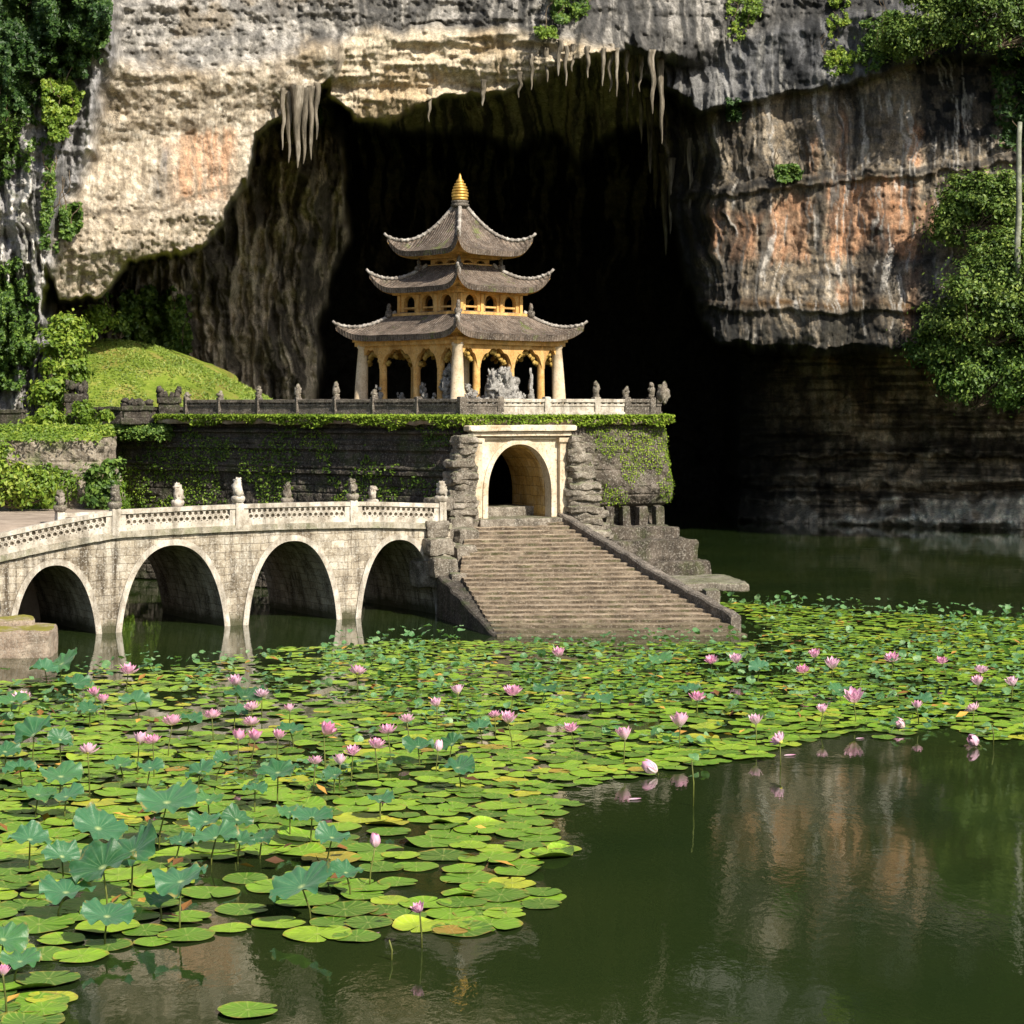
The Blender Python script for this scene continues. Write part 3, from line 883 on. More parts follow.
# ------------------------------------------------------------------ arched bridge
BA = Vector((-2.04, 62.0, 0)); BD = Vector((-0.849, -0.529, 0)).normalized(); BN = Vector((BD.y, -BD.x, 0))
if BN.y < 0: BN = -BN            # BN points from the seen face into the bridge
BW = 4.4
PIER = [0.0, 3.66, 7.36, 11.30]  # pier centres along the bridge
S_END = 15.6


def deck_z(s):
    return 2.68 - 0.06 * sstep(3.0, -0.2, s) - 0.50 * max(0.0, min(1.8, (s - 10.1) / 3.2)) ** 1.2 + 0.08 * math.sin(max(0, min(1, s / 10.4)) * math.pi)


bridge = thing("stone_bridge", "weathered pale stone bridge on four round arches over the lily pond", "bridge", tuple(BA))
inv = Matrix.Translation(-BA)


def child(o, root):
    """Parent o to root keeping its place."""
    o.parent = root
    o.matrix_parent_inverse = Matrix.LocRotScale(root.location, root.rotation_euler, (1, 1, 1)).inverted()
    return o


def semi(sa, sb, z0, zt, p=2.0):
    c = (sa + sb) / 2; h = (sb - sa) / 2
    return lambda s: z0 + (zt - z0) * max(0.0, 1 - abs((s - c) / h) ** p) ** (1 / p)


ARCH = [(0.22, 2.78, 2.22), (3.50, 6.32, 2.30), (6.98, 10.06, 2.30), (10.72, 13.05, 1.88)]
b = MB()
arcade(b, BA, BD, BN, BW, -0.25, S_END, -0.8, deck_z, [(a, c, None, semi(a, c, -0.8 if True else 0, z, 2.25)) for a, c, z in ARCH], 0.3, 36)
child(b.build("arch_wall", BR_STONE), bridge)
for a, c, z in ARCH:
    b = MB()
    f0 = semi(a, c, -0.8, z, 2.25); f1 = semi(a - 0.17, c + 0.17, -0.8, z + 0.16, 2.25)
    N = 48
    for i in range(N):
        t0 = 0.5 - 0.5 * math.cos(math.pi * i / N); t1 = 0.5 - 0.5 * math.cos(math.pi * (i + 1) / N)
        q = []
        for t in (t0, t1):
            sI = a + (c - a) * t; sO = a - 0.17 + (c - a + 0.34) * t
            for s, z_ in ((sI, f0(sI)), (sO, f1(sO))):
                for k in (-0.045, 0.05):
                    p_ = BA + BD * s + BN * k
                    q.append((p_.x, p_.y, z_))
        i0, i1, o0, o1, j0, j1, k0, k1 = q
        uu = lambda L_: [(i * 0.31, 0), (i * 0.31 + 0.3, 0), (i * 0.31 + 0.3, 0.24), (i * 0.31, 0.24)]
        b.quad([i0, j0, k0, o0], uu(0)); b.quad([o0, k0, k1, o1], uu(0)); b.quad([i1, j1, j0, i0], uu(0))
    child(b.build("arch_ring", RAIL_STONE), bridge)
# string course under the parapet
for nm, k0, k1, zo, hh in (("string_course", -0.10, 0.10, -0.13, 0.17),):
    b = MB(); N = 90
    for i in range(N):
        for (s0, s1) in ((lerp(-0.25, S_END, i / N), lerp(-0.25, S_END, (i + 1) / N)),):
            P = []
            for s in (s0, s1):
                w_ = 0.012 * mnoise.noise(Vector((s * 4, 0, 0)))
                for k in (k0 + w_, k1):
                    for z_ in (deck_z(s) + zo + w_, deck_z(s) + zo + hh):
                        p_ = BA + BD * s + BN * k; P.append((p_.x, p_.y, z_))
            a0, a1, c0, c1, d0, d1, e0, e1 = P
            b.quad([a0, d0, d1, a1]); b.quad([a1, d1, e1, c1]); b.quad([c0, e0, d0, a0])
    child(b.build(nm, BAND_STONE), bridge)
# parapet panels: base, pierced rings and lattice, coping
POSTS = [0.05, 3.0, 6.58, 10.20]


def parapet(s0, s1, off, pierced=True):
    b = MB()
    N = max(8, int((s1 - s0) / 0.16))

    def bar(z0, z1, k0, k1, ss0=s0, ss1=s1, n=N):
        for i in range(n):
            a, c = lerp(ss0, ss1, i / n), lerp(ss0, ss1, (i + 1) / n)
            P = []
            for s in (a, c):
                for k in (k0, k1):
                    for z_ in (z0, z1):
                        z_ = z_ - (0.27 if off > 0 else 0.0)
                        q = BA + BD * s + BN * (off + k); P.append((q.x, q.y, deck_z(s) + z_ + 0.006 * mnoise.noise(Vector((s * 5, z_ * 9, k)))))
            a0, a1, c0, c1, d0, d1, e0, e1 = P
            b.quad([a0, d0, d1, a1]); b.quad([a1, d1, e1, c1]); b.quad([c0, e0, d0, a0]); b.quad([e0, c0, c1, e1])
    bar(0.04, 0.20, -0.06, 0.10)
    bar(0.50, 0.62, -0.085, 0.125)
    bar(0.18, 0.53, -0.055, 0.095, s0, s0 + 0.16, 1); bar(0.18, 0.53, -0.055, 0.095, s1 - 0.16, s1, 1)
    bar(0.19, 0.52, 0.055, 0.085)               # recessed backing slab
    # two rows of pierced rings standing proud of it
    w = 0.165; cnt = int((s1 - s0 - 0.32) / w)
    for row in range(2):
        for i in range(cnt + (0 if row else 0)):
            s = s0 + 0.16 + (s1 - s0 - 0.32) * (i + (0.5 if row == 0 else 0.98)) / cnt
            if s > s1 - 0.18: continue
            zc = 0.275 + row * 0.15
            seg = 12; V = []; Fc = []
            for t in range(seg):
                th = 2 * math.pi * t / seg
                for rr, k in ((0.058, -0.045), (0.094, -0.045), (0.094, 0.06), (0.058, 0.06)):
                    q = BA + BD * (s + rr * math.cos(th)) + BN * (off + k)
                    V.append((q.x, q.y, deck_z(s) - (0.27 if off > 0 else 0.0) + zc + rr * 0.98 * math.sin(th)))
            for t in range(seg):
                u_ = (t + 1) % seg
                for e in range(4):
                    f_ = (e + 1) % 4
                    Fc.append((t * 4 + e, u_ * 4 + e, u_ * 4 + f_, t * 4 + f_))
            b.mesh(V, Fc)
    return b


spans = [(-0.45, 0.05)] + list(zip(POSTS[:-1], POSTS[1:])) + [(10.20, S_END)]
for off in (0.0, BW - 0.12):
    for (a, c) in (spans[1:] if off == 0.0 else spans[1:-1]):
        child(parapet(a + 0.12, c - 0.12, off).build("parapet_panel", RAIL_STONE), bridge)
    for k, s in enumerate(POSTS + ([] if off == 0.0 else [13.0])):
        q = BA + BD * s + BN * (off + 0.02)
        rz = math.atan2(BD.y, BD.x)
        b = MB()
        z0 = deck_z(s) - (0.27 if off > 0 else 0.0)
        b.rough((q.x, q.y, z0 + 0.30), (0.24, 0.26, 0.76), rz, k, 0.012, 4, 4, 0.06)
        post = child(b.build("post", RAIL_STONE), bridge)
        b = MB()
        lion_finial(b, (q.x, q.y, z0 + 0.67), 0.5 if k != 2 else 0.62, k * 7 + int(off), rz + random.uniform(-.5, .5))
        child(b.build("finial", BLOCK_STONE if k % 2 else RAIL_STONE, None, True), post)
        post.matrix_parent_inverse = post.matrix_parent_inverse
# finials hang under their posts as sub-parts, keeping place
bpy.context.view_layer.update()

# road embankment that the bridge lands on
b = MB()
e0 = BA + BD * 10.35 + BN * (BW - 0.02); e1 = BA + BD * 15.5 + BN * (BW * 0.9)
near = BA + BD * S_END + BN * 0.2
pts = [(-12.55, 67.4), (-12.3, 62.4), (e0.x, e0.y), (e1.x, e1.y), (-17.5, 50.5), (-30, 44), (-40, 66.5), (-20, 66.8)]
zt = [2.86, 2.78, 2.70, 2.1, 1.8, 1.7, 2.6, 2.84]
top = [(x, y, z) for (x, y), z in zip(pts, zt)]
cen = (sum(p[0] for p in pts) / len(pts), sum(p[1] for p in pts) / len(pts), 2.75)
for i in range(len(pts)):
    j = (i + 1) % len(pts)
    b.quad([top[i], top[j], cen]) 
    b.quad([(pts[i][0], pts[i][1], -0.8), (pts[j][0], pts[j][1], -0.8), top[j], top[i]])
tag(b.build("road", ROAD), "pale sandy road sweeping onto the stone bridge", "road", kind="structure")
# roadway over the arches
b = MB(); N = 60
for i in range(N):
    s0, s1 = lerp(-0.25, S_END, i / N), lerp(-0.25, S_END, (i + 1) / N)
    P = []
    for s in (s0, s1):
        for k in (0.12, BW - 0.14):
            q = BA + BD * s + BN * k; P.append((q.x, q.y, deck_z(s) + 0.03))
    b.quad([P[0], P[2], P[3], P[1]])
child(b.build("deck", ROAD), bridge)


# ------------------------------------------------------------------ terrace
TC = Vector((-1.57, 66.0, 0)); TR = Vector((5.15, 69.2, 0)); TL = Vector((-11.9, 74.0, 0))
TOP = 5.80
TRB = Vector((4.6, 79.0, 0)); TLB = Vector((-8.5, 82.0, 0))
rt = (TR - TC).normalized(); rn = Vector((rt.y, -rt.x, 0))
lt = (TL - TC).normalized(); ln = Vector((-lt.y, lt.x, 0))
if ln.y > 0: ln = -ln
terrace = thing("stone_terrace", "tall dark mossy stone terrace carrying the pagoda, with an arched gate", "terrace", tuple(TC))


def sweep_wall(pts, prof, ds=0.06, dz=0.05, seed=0, amp=0.10, course=0.27, roundr=0.6, jag=1.0):
    """Displaced wall following plan points; prof = [(z, outward offset)]. Returns (H, W, 3)."""
    P = [Vector(p).xy for p in pts]
    # rounded corners by resampling and smoothing the plan line
    path = []
    for a, c in zip(P[:-1], P[1:]):
        L = (c - a).length; n = max(2, int(L / ds))
        path += [a.lerp(c, i / n) for i in range(n)]
    path.append(P[-1])
    A = np.array([(p.x, p.y) for p in path])
    k = int(roundr / ds)
    for _ in range(2):
        if k > 1:
            pad = np.concatenate([np.repeat(A[:1], k, 0), A, np.repeat(A[-1:], k, 0)])
            ker = np.ones(2 * k + 1) / (2 * k + 1)
            A2 = np.stack([np.convolve(pad[:, i], ker, 'valid') for i in (0, 1)], -1)
            A2[0] = A[0]; A2[-1] = A[-1]
            A = A2
    T = np.gradient(A, axis=0); T /= np.linalg.norm(T, axis=1, keepdims=True) + 1e-9
    Nn = np.stack([T[:, 1], -T[:, 0]], -1)
    S = np.concatenate([[0], np.cumsum(np.linalg.norm(np.diff(A, axis=0), axis=1))])
    zs = np.arange(prof[-1][0], prof[0][0] + 1e-6, dz)[::-1]
    off = np.interp(zs[::-1], [q[0] for q in prof[::-1]], [q[1] for q in prof[::-1]])[::-1]
    Sg, Zg_ = np.meshgrid(S, zs)
    o = off[:, None] + amp * 2 * (fbm(Sg * 0.9, Zg_ * 1.1, 4, seed) - 0.5) + amp * 0.9 * (fbm(Sg * 4, Zg_ * 4, 4, seed + 5) - 0.5)
    row = np.floor(Zg_ / course)
    fz = np.abs((Zg_ / course) % 1 - 0.5) * 2
    gx_ = (Sg / 0.55 + 0.5 * (row % 2) + 0.3 * vnoise(row, row * 0 + 3, seed)) % 1
    gr = np.maximum(sstep(0.80, 1.0, fz), sstep(0.90, 1.0, np.abs(gx_ - 0.5) * 2))
    o = o - 0.05 * gr * jag + 0.05 * jag * (vnoise(row * 3.7, np.floor(Sg / 0.55 + 0.5 * (row % 2)) * 1.9, seed + 2) - 0.5)
    X = A[:, 0][None] + Nn[:, 0][None] * o; Yv = A[:, 1][None] + Nn[:, 1][None] * o
    return np.stack([X, Yv, Zg_], -1), Nn


PR = [(5.56, 0.02), (5.2, 0.10), (4.6, 0.16), (4.0, 0.26), (3.5, 0.34), (3.2, 0.30), (2.95, 0.20), (2.80, -0.10), (2.3, -0.16), (2.2, 0.02), (1.7, 0.05), (1.6, -0.05), (-0.5, -0.05)]
PL = [(5.56, 0.0), (5.36, 0.02), (5.34, 0.14), (5.22, 0.14), (5.2, 0.0), (5.02, 0.0), (5.0, 0.10), (4.7, 0.12), (4.68, 0.04), (4.2, 0.10), (4.15, 0.22), (3.9, 0.22), (3.88, 0.10), (3.0, 0.15), (2.2, 0.25), (-0.5, 0.4)]
RW, rNn = sweep_wall([TC + rt * 3.3, TR, TRB], PR, seed=60, amp=0.2, roundr=1.1, jag=0.6)
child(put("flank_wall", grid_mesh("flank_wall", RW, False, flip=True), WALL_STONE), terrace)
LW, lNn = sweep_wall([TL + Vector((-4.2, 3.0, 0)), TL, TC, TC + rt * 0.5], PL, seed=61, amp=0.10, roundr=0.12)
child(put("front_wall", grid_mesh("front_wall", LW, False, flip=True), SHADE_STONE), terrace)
BW_, _n = sweep_wall([TRB, TLB, TL + Vector((-1.5, 1.5, 0))], PL, ds=0.4, dz=0.3, seed=62)
child(put("rear_wall", grid_mesh("rear_wall", BW_, False, flip=True), WALL_STONE), terrace)
# moss covered slab over the walls
out = [TL + Vector((-0.5, -0.35, 0)), TC + (ln + rn).normalized() * 0.42, TR + (rn * 0.22 - rt * 0.05), TRB + Vector((0.25, 0.3, 0)), TLB + Vector((0, 0.5, 0)), TL + Vector((-0.7, 0.6, 0))]


def slab_mesh(plan, z0, z1, ds=0.12, amp=0.05, seed=0):
    P = [Vector(p).xy for p in plan]; path = []
    for i in range(len(P)):
        a, c = P[i], P[(i + 1) % len(P)]
        n = max(2, int((c - a).length / ds)); path += [a.lerp(c, t / n) for t in range(n)]
    cen = sum(path, Vector((0, 0))) / len(path)
    b = MB(); rings = []
    for fz, fo in ((0, -0.10), (0.12, 0.0), (0.55, 0.03), (0.85, -0.01), (1.0, -0.10), (1.0, -0.6)):
        R = []
        for p_ in path:
            d = (p_ - cen).normalized()
            w = amp * mnoise.noise(Vector((p_.x * 1.6, p_.y * 1.6, fz * 2 + seed))) * 1.6
            q = p_ + d * (fo + w)
            R.append((q.x, q.y, lerp(z0, z1, fz) + (0.05 * mnoise.noise(Vector((p_.x * 2.3, p_.y * 2.3, seed + 7))))))
        rings.append(R)
    V = [p_ for R in rings for p_ in R]; n = len(path); Fc = []
    for k in range(len(rings) - 1):
        for i in range(n):
            j = (i + 1) % n
            Fc.append((k * n + j, k * n + i, (k + 1) * n + i, (k + 1) * n + j))
    V.append((cen.x, cen.y, z1)); ci = len(V) - 1
    for i in range(n):
        Fc.append(((len(rings) - 1) * n + i, (len(rings) - 1) * n + (i + 1) % n, ci))
        Fc.append(((i + 1) % n, i, ci))
    b.mesh(V, Fc)
    return b, path


b, lip = slab_mesh(out, 5.53, 5.80)
child(b.build("capping", MOSS_STONE, None, True), terrace)
# grass and moss growing along the lip and down the sunny flank
A = np.array([(q.x, q.y) for q in lip]); n = 34000
k = RNG.integers(0, len(A), n); k = k[A[k][:, 1] < 76] ; n = len(k)
c0 = A.mean(0); D = A[k] - c0; D /= np.linalg.norm(D, axis=1, keepdims=True)
inn = np.abs(RNG.normal(0, 0.16, n))
P = np.concatenate([A[k] - D * inn[:, None] + D * 0.10 + RNG.normal(0, 0.03, (n, 2)), (5.80 - (0.10 + 0.62 * np.clip(fbm(A[k][:, 0] * 1.1, A[k][:, 1] * 1.1, 4, 91) - 0.28, 0, 1)) * (RNG.random(n) ** 1.5) * (inn < 0.14) + 0.03 * RNG.random(n))[:, None]], 1)
me = leaves_mesh("lip_grass", P, np.concatenate([D * 0.5, np.full((n, 1), 0.9)], 1), 0.06, 2.2, 0.6)
child(tag(put("lip_grass", me, MOSS_M), kind="stuff"), terrace)


def on_wall(WM, n, mask, lift=0.03, rng=RNG):
    H, Wd = WM.shape[:2]
    i = rng.integers(1, H - 1, n); j = rng.integers(1, Wd - 1, n)
    P = WM[i, j]
    keep = mask(P, i / H, j / Wd)
    i, j, P = i[keep], j[keep], P[keep]
    N_ = np.cross(WM[i, j + 1] - WM[i, j - 1], WM[i + 1, j] - WM[i - 1, j])
    N_ /= np.linalg.norm(N_, axis=1, keepdims=True) + 1e-9
    toc = np.array([0, 0, 6.0]) - P
    N_ *= np.sign((N_ * toc).sum(1, keepdims=True))
    return P + N_ * lift * rng.random((len(P), 1)) * 2, N_


P, N_ = on_wall(RW, 60000, lambda P, a, c: (P[:, 1] < 75) & (P[:, 2] > 2.7) & (fbm(P[:, 0] * 0.9, P[:, 2] * 0.55, 4, 71) + 0.03 * (P[:, 2] - 4.2) + 0.05 * sstep(3.3, 5, P[:, 0]) > 0.61) & (RNG.random(len(P)) < 0.5))
child(tag(put("moss_growth", leaves_mesh("moss_growth", P, N_ + [0, 0, 0.2], 0.042, 1.4, 0.4), MOSS_M), kind="stuff"), terrace)
P, N_ = on_wall(LW, 50000, lambda P, a, c: (P[:, 2] > 1.5) & (fbm(P[:, 0] * 0.7, P[:, 2] * 0.8, 4, 73) + 0.012 * (-4 - P[:, 0]) > 0.575) & (RNG.random(len(P)) < 0.5))
child(tag(put("moss_growth", leaves_mesh("moss_growth", P, N_ + [0, 0, 0.3], 0.06, 1.5, 0.7), IVY_M), kind="stuff"), terrace)

# arched gate at the corner, its vault running into the terrace
go = TC + rt * 0.15 + rn * 0.5
gz = 2.58
b = MB()
GA = (0.50, 2.72)
arcade(b, go, rt, -rn, 0.42, 0.0, 3.25, gz - 0.1, 5.18, [(GA[0], GA[1], None, semi(GA[0], GA[1], 3.35, 4.92, 2.1))], 0.2, 30)
gate = child(b.build("gate", GATE_STONE), terrace)
b = MB()   # splayed vault behind the face
arcade(b, go - rn * 0.425, rt, -rn, 2.3, 0.0, 3.25, gz - 0.1, 5.15, [(GA[0] + 0.06, GA[1] - 0.06, None, semi(GA[0] + 0.06, GA[1] - 0.06, 3.35, 4.84, 2.1))], 0.2, 30)
child(b.build("vault", VAULT_STONE), gate)
b = MB()   # pilasters, entablature, arch moulding
ang = math.atan2(rt.y, rt.x)


def GP(s, out_, z): 
    q = go + rt * s + rn * out_
    return (q.x, q.y, z)


for s in (0.12, 3.1):
    b.rough(GP(s, 0.06, 3.85), (0.26, 0.20, 2.5), ang, 3, 0.012, 3, 5, 0.04)
    b.rough(GP(s, 0.08, 5.05), (0.38, 0.28, 0.14), ang, 5, 0.012, 3, 4, 0.06)
b.rough(GP(1.62, 0.05, 5.25), (3.5, 0.34, 0.13), ang, 6, 0.012, 3, 9, 0.05)
b.rough(GP(1.62, 0.09, 5.43), (3.8, 0.5, 0.19), ang, 7, 0.02, 3, 9, 0.06)
b.rough(GP(1.62, 0.02, 5.10), (2.6, 0.12, 0.05), ang, 8, 0.006, 3, 6, 0.05)
child(b.build("pilaster_frame", GATE_STONE), gate)
b = MB()
f0 = semi(GA[0], GA[1], 3.35, 4.92, 2.1); f1 = semi(GA[0] - 0.17, GA[1] + 0.17, 3.3, 5.08, 2.1)
N = 40
for i in range(N):
    q = []
    for t in (0.5 - 0.5 * math.cos(math.pi * i / N), 0.5 - 0.5 * math.cos(math.pi * (i + 1) / N)):
        a_ = GA[0] + (GA[1] - GA[0]) * t; o_ = GA[0] - 0.17 + (GA[1] - GA[0] + 0.34) * t
        q += [GP(a_, 0.05, f0(a_)), GP(o_, 0.05, f1(o_)), GP(a_, -0.02, f0(a_)), GP(o_, -0.02, f1(o_))]
    b.quad([q[0], q[4], q[5], q[1]]); b.quad([q[2], q[6], q[4], q[0]]); b.quad([q[1], q[5], q[7], q[3]])
for s in (GA[0] - 0.085, GA[1] + 0.085):
    b.box(GP(s, 0.015, 2.95), (0.17, 0.07, 0.8), ang)
child(b.build("arch_moulding", GATE_STONE), gate)
b = MB()
b.rough(GP(1.62, -1.2, gz - 0.15), (3.2, 3.4, 0.34), ang, 9, 0.02, 2, 8, 0.02)
b.rough(GP(1.62, -1.9, gz + 0.14), (2.3, 1.6, 0.36), ang, 10, 0.03, 2, 8, 0.05)
child(b.build("threshold", BLOCK_STONE), gate)
# corbelled buttress stacks of old blocks either side of the gate
for s0, lay in ((-0.32, [(0.75, 2.3), (0.95, 2.62), (0.8, 2.95), (0.95, 3.25), (0.7, 3.55), (0.85, 3.82), (0.62, 4.12), (0.75, 4.4), (0.5, 4.7), (0.45, 4.98), (0.5, 5.2)]),
                (3.62, [(1.5, 1.9), (1.55, 2.2), (1.25, 2.5), (1.4, 2.8), (1.15, 3.1), (1.2, 3.38), (0.95, 3.68), (1.0, 3.95), (0.72, 4.25), (0.75, 4.5), (0.5, 4.8), (0.45, 5.05)])):
    zs_ = np.arange(lay[0][1], lay[-1][1] + 0.01, 0.185)
    lay = [(float(np.interp(z, [q[1] for q in lay], [q[0] for q in lay])) * random.uniform(.8, 1.12), float(z)) for z in zs_]
    b = MB()
    for i, (w_, z_) in enumerate(lay):
        sg = s0 - (w_ - 0.45) * 0.42 if s0 < 0 else s0 + (w_ - 0.45) * 0.42 - 0.12
        b.rough(GP(sg + random.uniform(-.05, .05), 0.02 + 0.05 * (i % 2), z_), (w_ + 0.22 * random.random(), 0.6 + 0.45 * (w_ - 0.4) + 0.22 * random.random(), 0.25), ang + random.uniform(-.16, .16), i + int(s0 * 9) + 40, 0.085, 3.1, 7, 0.2)
    child(b.build("buttress", BLOCK_STONE), terrace)
# stepped footings of the sunny flank
b = MB()
for s, o_, z_, sz, sd in ((5.3, 0.35, 2.02, (4.3, 1.1, 0.42), 1), (5.6, 0.75, 1.45, (4.2, 1.7, 0.75), 2), (5.75, 0.95, 0.72, (4.4, 2.2, 0.9), 3), (5.75, 1.1, 0.0, (4.6, 2.6, 0.8), 4)):
    q = TC + rt * s + rn * o_
    b.rough((q.x, q.y, z_), sz, ang, sd + 80, 0.06, 1.6, 14, 0.05)
for k_ in range(6):      # short piers that carry the bulging wall
    q = TC + rt * (3.9 + 0.62 * k_) + rn * 0.10
    b.rough((q.x, q.y, 2.5), (0.24 + 0.1 * random.random(), 0.3, 0.75), ang, 90 + k_, 0.04, 2, 5, 0.1)
child(b.build("footing", WALL_STONE), terrace)

# ------------------------------------------------------------------ stairway down to the water
stairs = thing("stone_stairway", "broad worn stone stairway falling from the arched gate to the lily pads", "stairs", (1.0, 61.0, 0))
LE = [Vector((-1.42, 66.3)), Vector((-1.50, 60.6)), Vector((-0.40, 55.5))]
LF = [Vector((-2.15, 66.0)), Vector((-2.15, 60.7)), Vector((-0.48, 55.45))]
RE = [Vector((1.28, 67.2)), Vector((3.72, 61.4)), Vector((6.25, 55.75))]


def along(E, t):
    u_ = t * (len(E) - 1); i = min(int(u_), len(E) - 2)
    return E[i].lerp(E[i + 1], u_ - i)


NS = 27; CX = 40
b = MB()
for i in range(NS):
    t0, t1 = i / NS, (i + 1) / NS
    zt_ = gz - (gz - 0.06) * (i / (NS - 1)) ** 0.96
    zn = gz - (gz - 0.06) * ((i + 1) / (NS - 1)) ** 0.96 if i < NS - 1 else -0.5
    rows = []
    for t, z_, nose in ((t0, zt_, 0), (t1 - 0.006, zt_, 0), (t1 + 0.002, zt_ - 0.018, 1), (t1 + 0.001, zn - 0.02, 1)):
        R = []
        for c_ in range(CX + 1):
            f = c_ / CX
            l_, r_ = along(LE, min(1, t)), along(RE, min(1, t))
            q = l_.lerp(r_, f)
            w_ = mnoise.noise(Vector((q.x * 1.4, i * 3.3, 0)))
            w2 = mnoise.noise(Vector((q.x * 5.0, i * 3.3, 4)))
            R.append((q.x, q.y + (0.06 * w_ + 0.025 * w2) * (1 if nose else 0.3), z_ + 0.018 * w2 * (1 if z_ > -0.4 else 0) - 0.02 * abs(w_) * nose))
        rows.append(R)
    for a_, c__ in zip(rows[:-1], rows[1:]):
        for k_ in range(CX):
            b.quad([a_[k_], c__[k_], c__[k_ + 1], a_[k_ + 1]])
    for k_, E in ((0, LE), (CX, RE)):
        p0, p1 = rows[0][k_], rows[3][k_]
        b.quad([p0, (p0[0], p0[1], -0.6), (p1[0], p1[1], -0.6), (p1[0], p1[1], zt_)])
st_o = child(b.build("steps", STEP_STONE), stairs)
st_o.data.materials.append(stone("step_riser_stone", (0.05, 0.036, 0.025), (0.13, 0.10, 0.07), (0.33, 0.27, 0.20), 2.0, 0.3, 0.5, (0.03, 0.024, 0.018), (0.5, 0.43, 0.34), bump=0.9, bd=0.04, moss=0.25))
for pl in st_o.data.polygons:
    pl.material_index = 1 if abs(pl.normal.z) < 0.45 else 0


def curb(E, t0, t1, w_, h, side, mat, seed, zoff=0.0):
    b = MB(); n = 46; R = []
    for i in range(n + 1):
        t = lerp(t0, t1, i / n)
        q = along(E, t); q2 = along(E, min(1, t + 0.02)); q0 = along(E, max(0, t - 0.02))
        d = (q2 - q0).normalized(); nn = Vector((d.y, -d.x)) * side
        z_ = gz - (gz - 0.06) * t ** 0.96
        ring = []
        for (o_, zz) in ((0, -0.7), (0, h), (0.04, h + 0.05), (w_ - 0.04, h + 0.05), (w_, h), (w_, -0.7)):
            p3 = Vector((q.x + nn.x * o_, q.y + nn.y * o_, (z_ + zz + zoff) if zz > -0.5 else -0.6))
            dv = mnoise.noise_vector(p3 * 1.9 + Vector((seed, 0, 0))) * 0.05
            ring.append(p3 + dv)
        R.append(ring)
    V = [p_ for r in R for p_ in r]; Fc = []
    for i in range(n):
        for k_ in range(5):
            Fc.append((i * 6 + k_, (i + 1) * 6 + k_, (i + 1) * 6 + k_ + 1, i * 6 + k_ + 1))
    Fc.append((0, 1, 2, 3, 4, 5)); Fc.append(tuple(range((n + 1) * 6 - 1, n * 6 - 1, -1)))
    b.mesh(V, Fc)
    return b


child(curb(RE, 0.0, 0.93, 0.32, 0.20, -1, DARK_STONE, 3).build("curb", DARK_STONE), stairs)
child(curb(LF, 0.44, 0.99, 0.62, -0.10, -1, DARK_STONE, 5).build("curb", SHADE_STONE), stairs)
b = MB()  # bench-like landing stone beside the foot of the flight
q = Vector((5.55, 61.6))
b.rough((5.5, 62.3, 0.86), (2.5, 3.0, 0.26), ang - 0.3, 11, 0.05, 1.8, 10, 0.06)
b.rough((5.0, 62.6, 0.25), (1.3, 2.6, 1.1), ang - 0.3, 12, 0.05, 1.8, 8, 0.06)
b.rough((5.72, 60.3, 0.28), (0.42, 0.5, 1.15), ang - 0.3, 13, 0.04, 2.2, 6, 0.06)
child(b.build("landing", BLOCK_STONE), stairs)
b = MB()  # square blocks at the head, by the bridge
for c_, s_, sd in (((-2.0, 61.0, 1.45), (0.75, 0.75, 0.55), 1), ((-1.55, 60.6, 1.05), (0.5, 0.5, 0.5), 2), ((-2.3, 63.2, 1.75), (1.0, 1.2, 0.6), 3), ((-2.4, 63.9, 2.25), (0.9, 1.1, 0.55), 4),
                   ((-2.35, 61.9, 1.2), (0.9, 1.3, 0.8), 5), ((-2.5, 64.8, 2.7), (0.85, 1.0, 0.5), 6), ((-2.25, 65.0, 3.1), (0.7, 0.8, 0.4), 7), ((-1.75, 64.6, 2.1), (0.8, 1.6, 0.6), 10), ((-1.7, 63.2, 1.5), (0.7, 1.6, 0.9), 11), ((-1.75, 65.4, 2.45), (0.8, 1.2, 0.5), 12), ((-2.2, 61.6, 2.0), (0.75, 0.8, 0.5), 8), ((-2.3, 62.0, 2.5), (0.7, 0.9, 0.5), 9)):
    b.rough(c_, s_, ang + random.uniform(-.2, .2), sd + 120, 0.06, 2.2, 7, 0.12)
child(b.build("corner_block", BLOCK_STONE), stairs)

# ------------------------------------------------------------------ retaining wall beside the road
rwall = thing("retaining_wall", "low retaining wall by the road, half buried in green ivy", "wall", (-14, 67, 0))
PW = [(5.1, 0.0), (4.9, 0.08), (4.5, 0.05), (4.0, 0.12), (3.3, 0.22), (2.8, 0.3), (-0.5, 0.4)]
QW, _n = sweep_wall([(-34, 66.2, 0), (-14.2, 67.2, 0), (-13.15, 67.7, 0), (-13.6, 72.2, 0)], PW, ds=0.09, dz=0.07, seed=64, amp=0.22, roundr=0.7)
child(put("wall_face", grid_mesh("wall_face", QW, False, flip=True), stone("rubble_wall", (0.10, 0.085, 0.06), (0.24, 0.20, 0.15), (0.42, 0.36, 0.28), 2.2, 0.4, 0.5, (0.03, 0.026, 0.02), bump=0.9, bd=0.05, moss=0.5)), rwall)
P, N_ = on_wall(QW, 90000, lambda P, a, c: (P[:, 2] > 1.0) & (P[:, 0] > -19) & ((fbm(P[:, 0] * 0.55, P[:, 2] * 0.6, 4, 75) + 0.035 * np.clip(-14.9 - P[:, 0], -1.2, 1.2) - 0.03 * sstep(3.6, 4.6, P[:, 2]) + 0.07 * sstep(4.8, 5.1, P[:, 2])) > 0.535), 0.09)
iv = tag(put("ivy", leaves_mesh("ivy", P, N_ + [0, 0, 0.4], 0.085, 1.3, 0.7), IVY_M), "bright green ivy spilling down the low wall beside the road", "ivy")

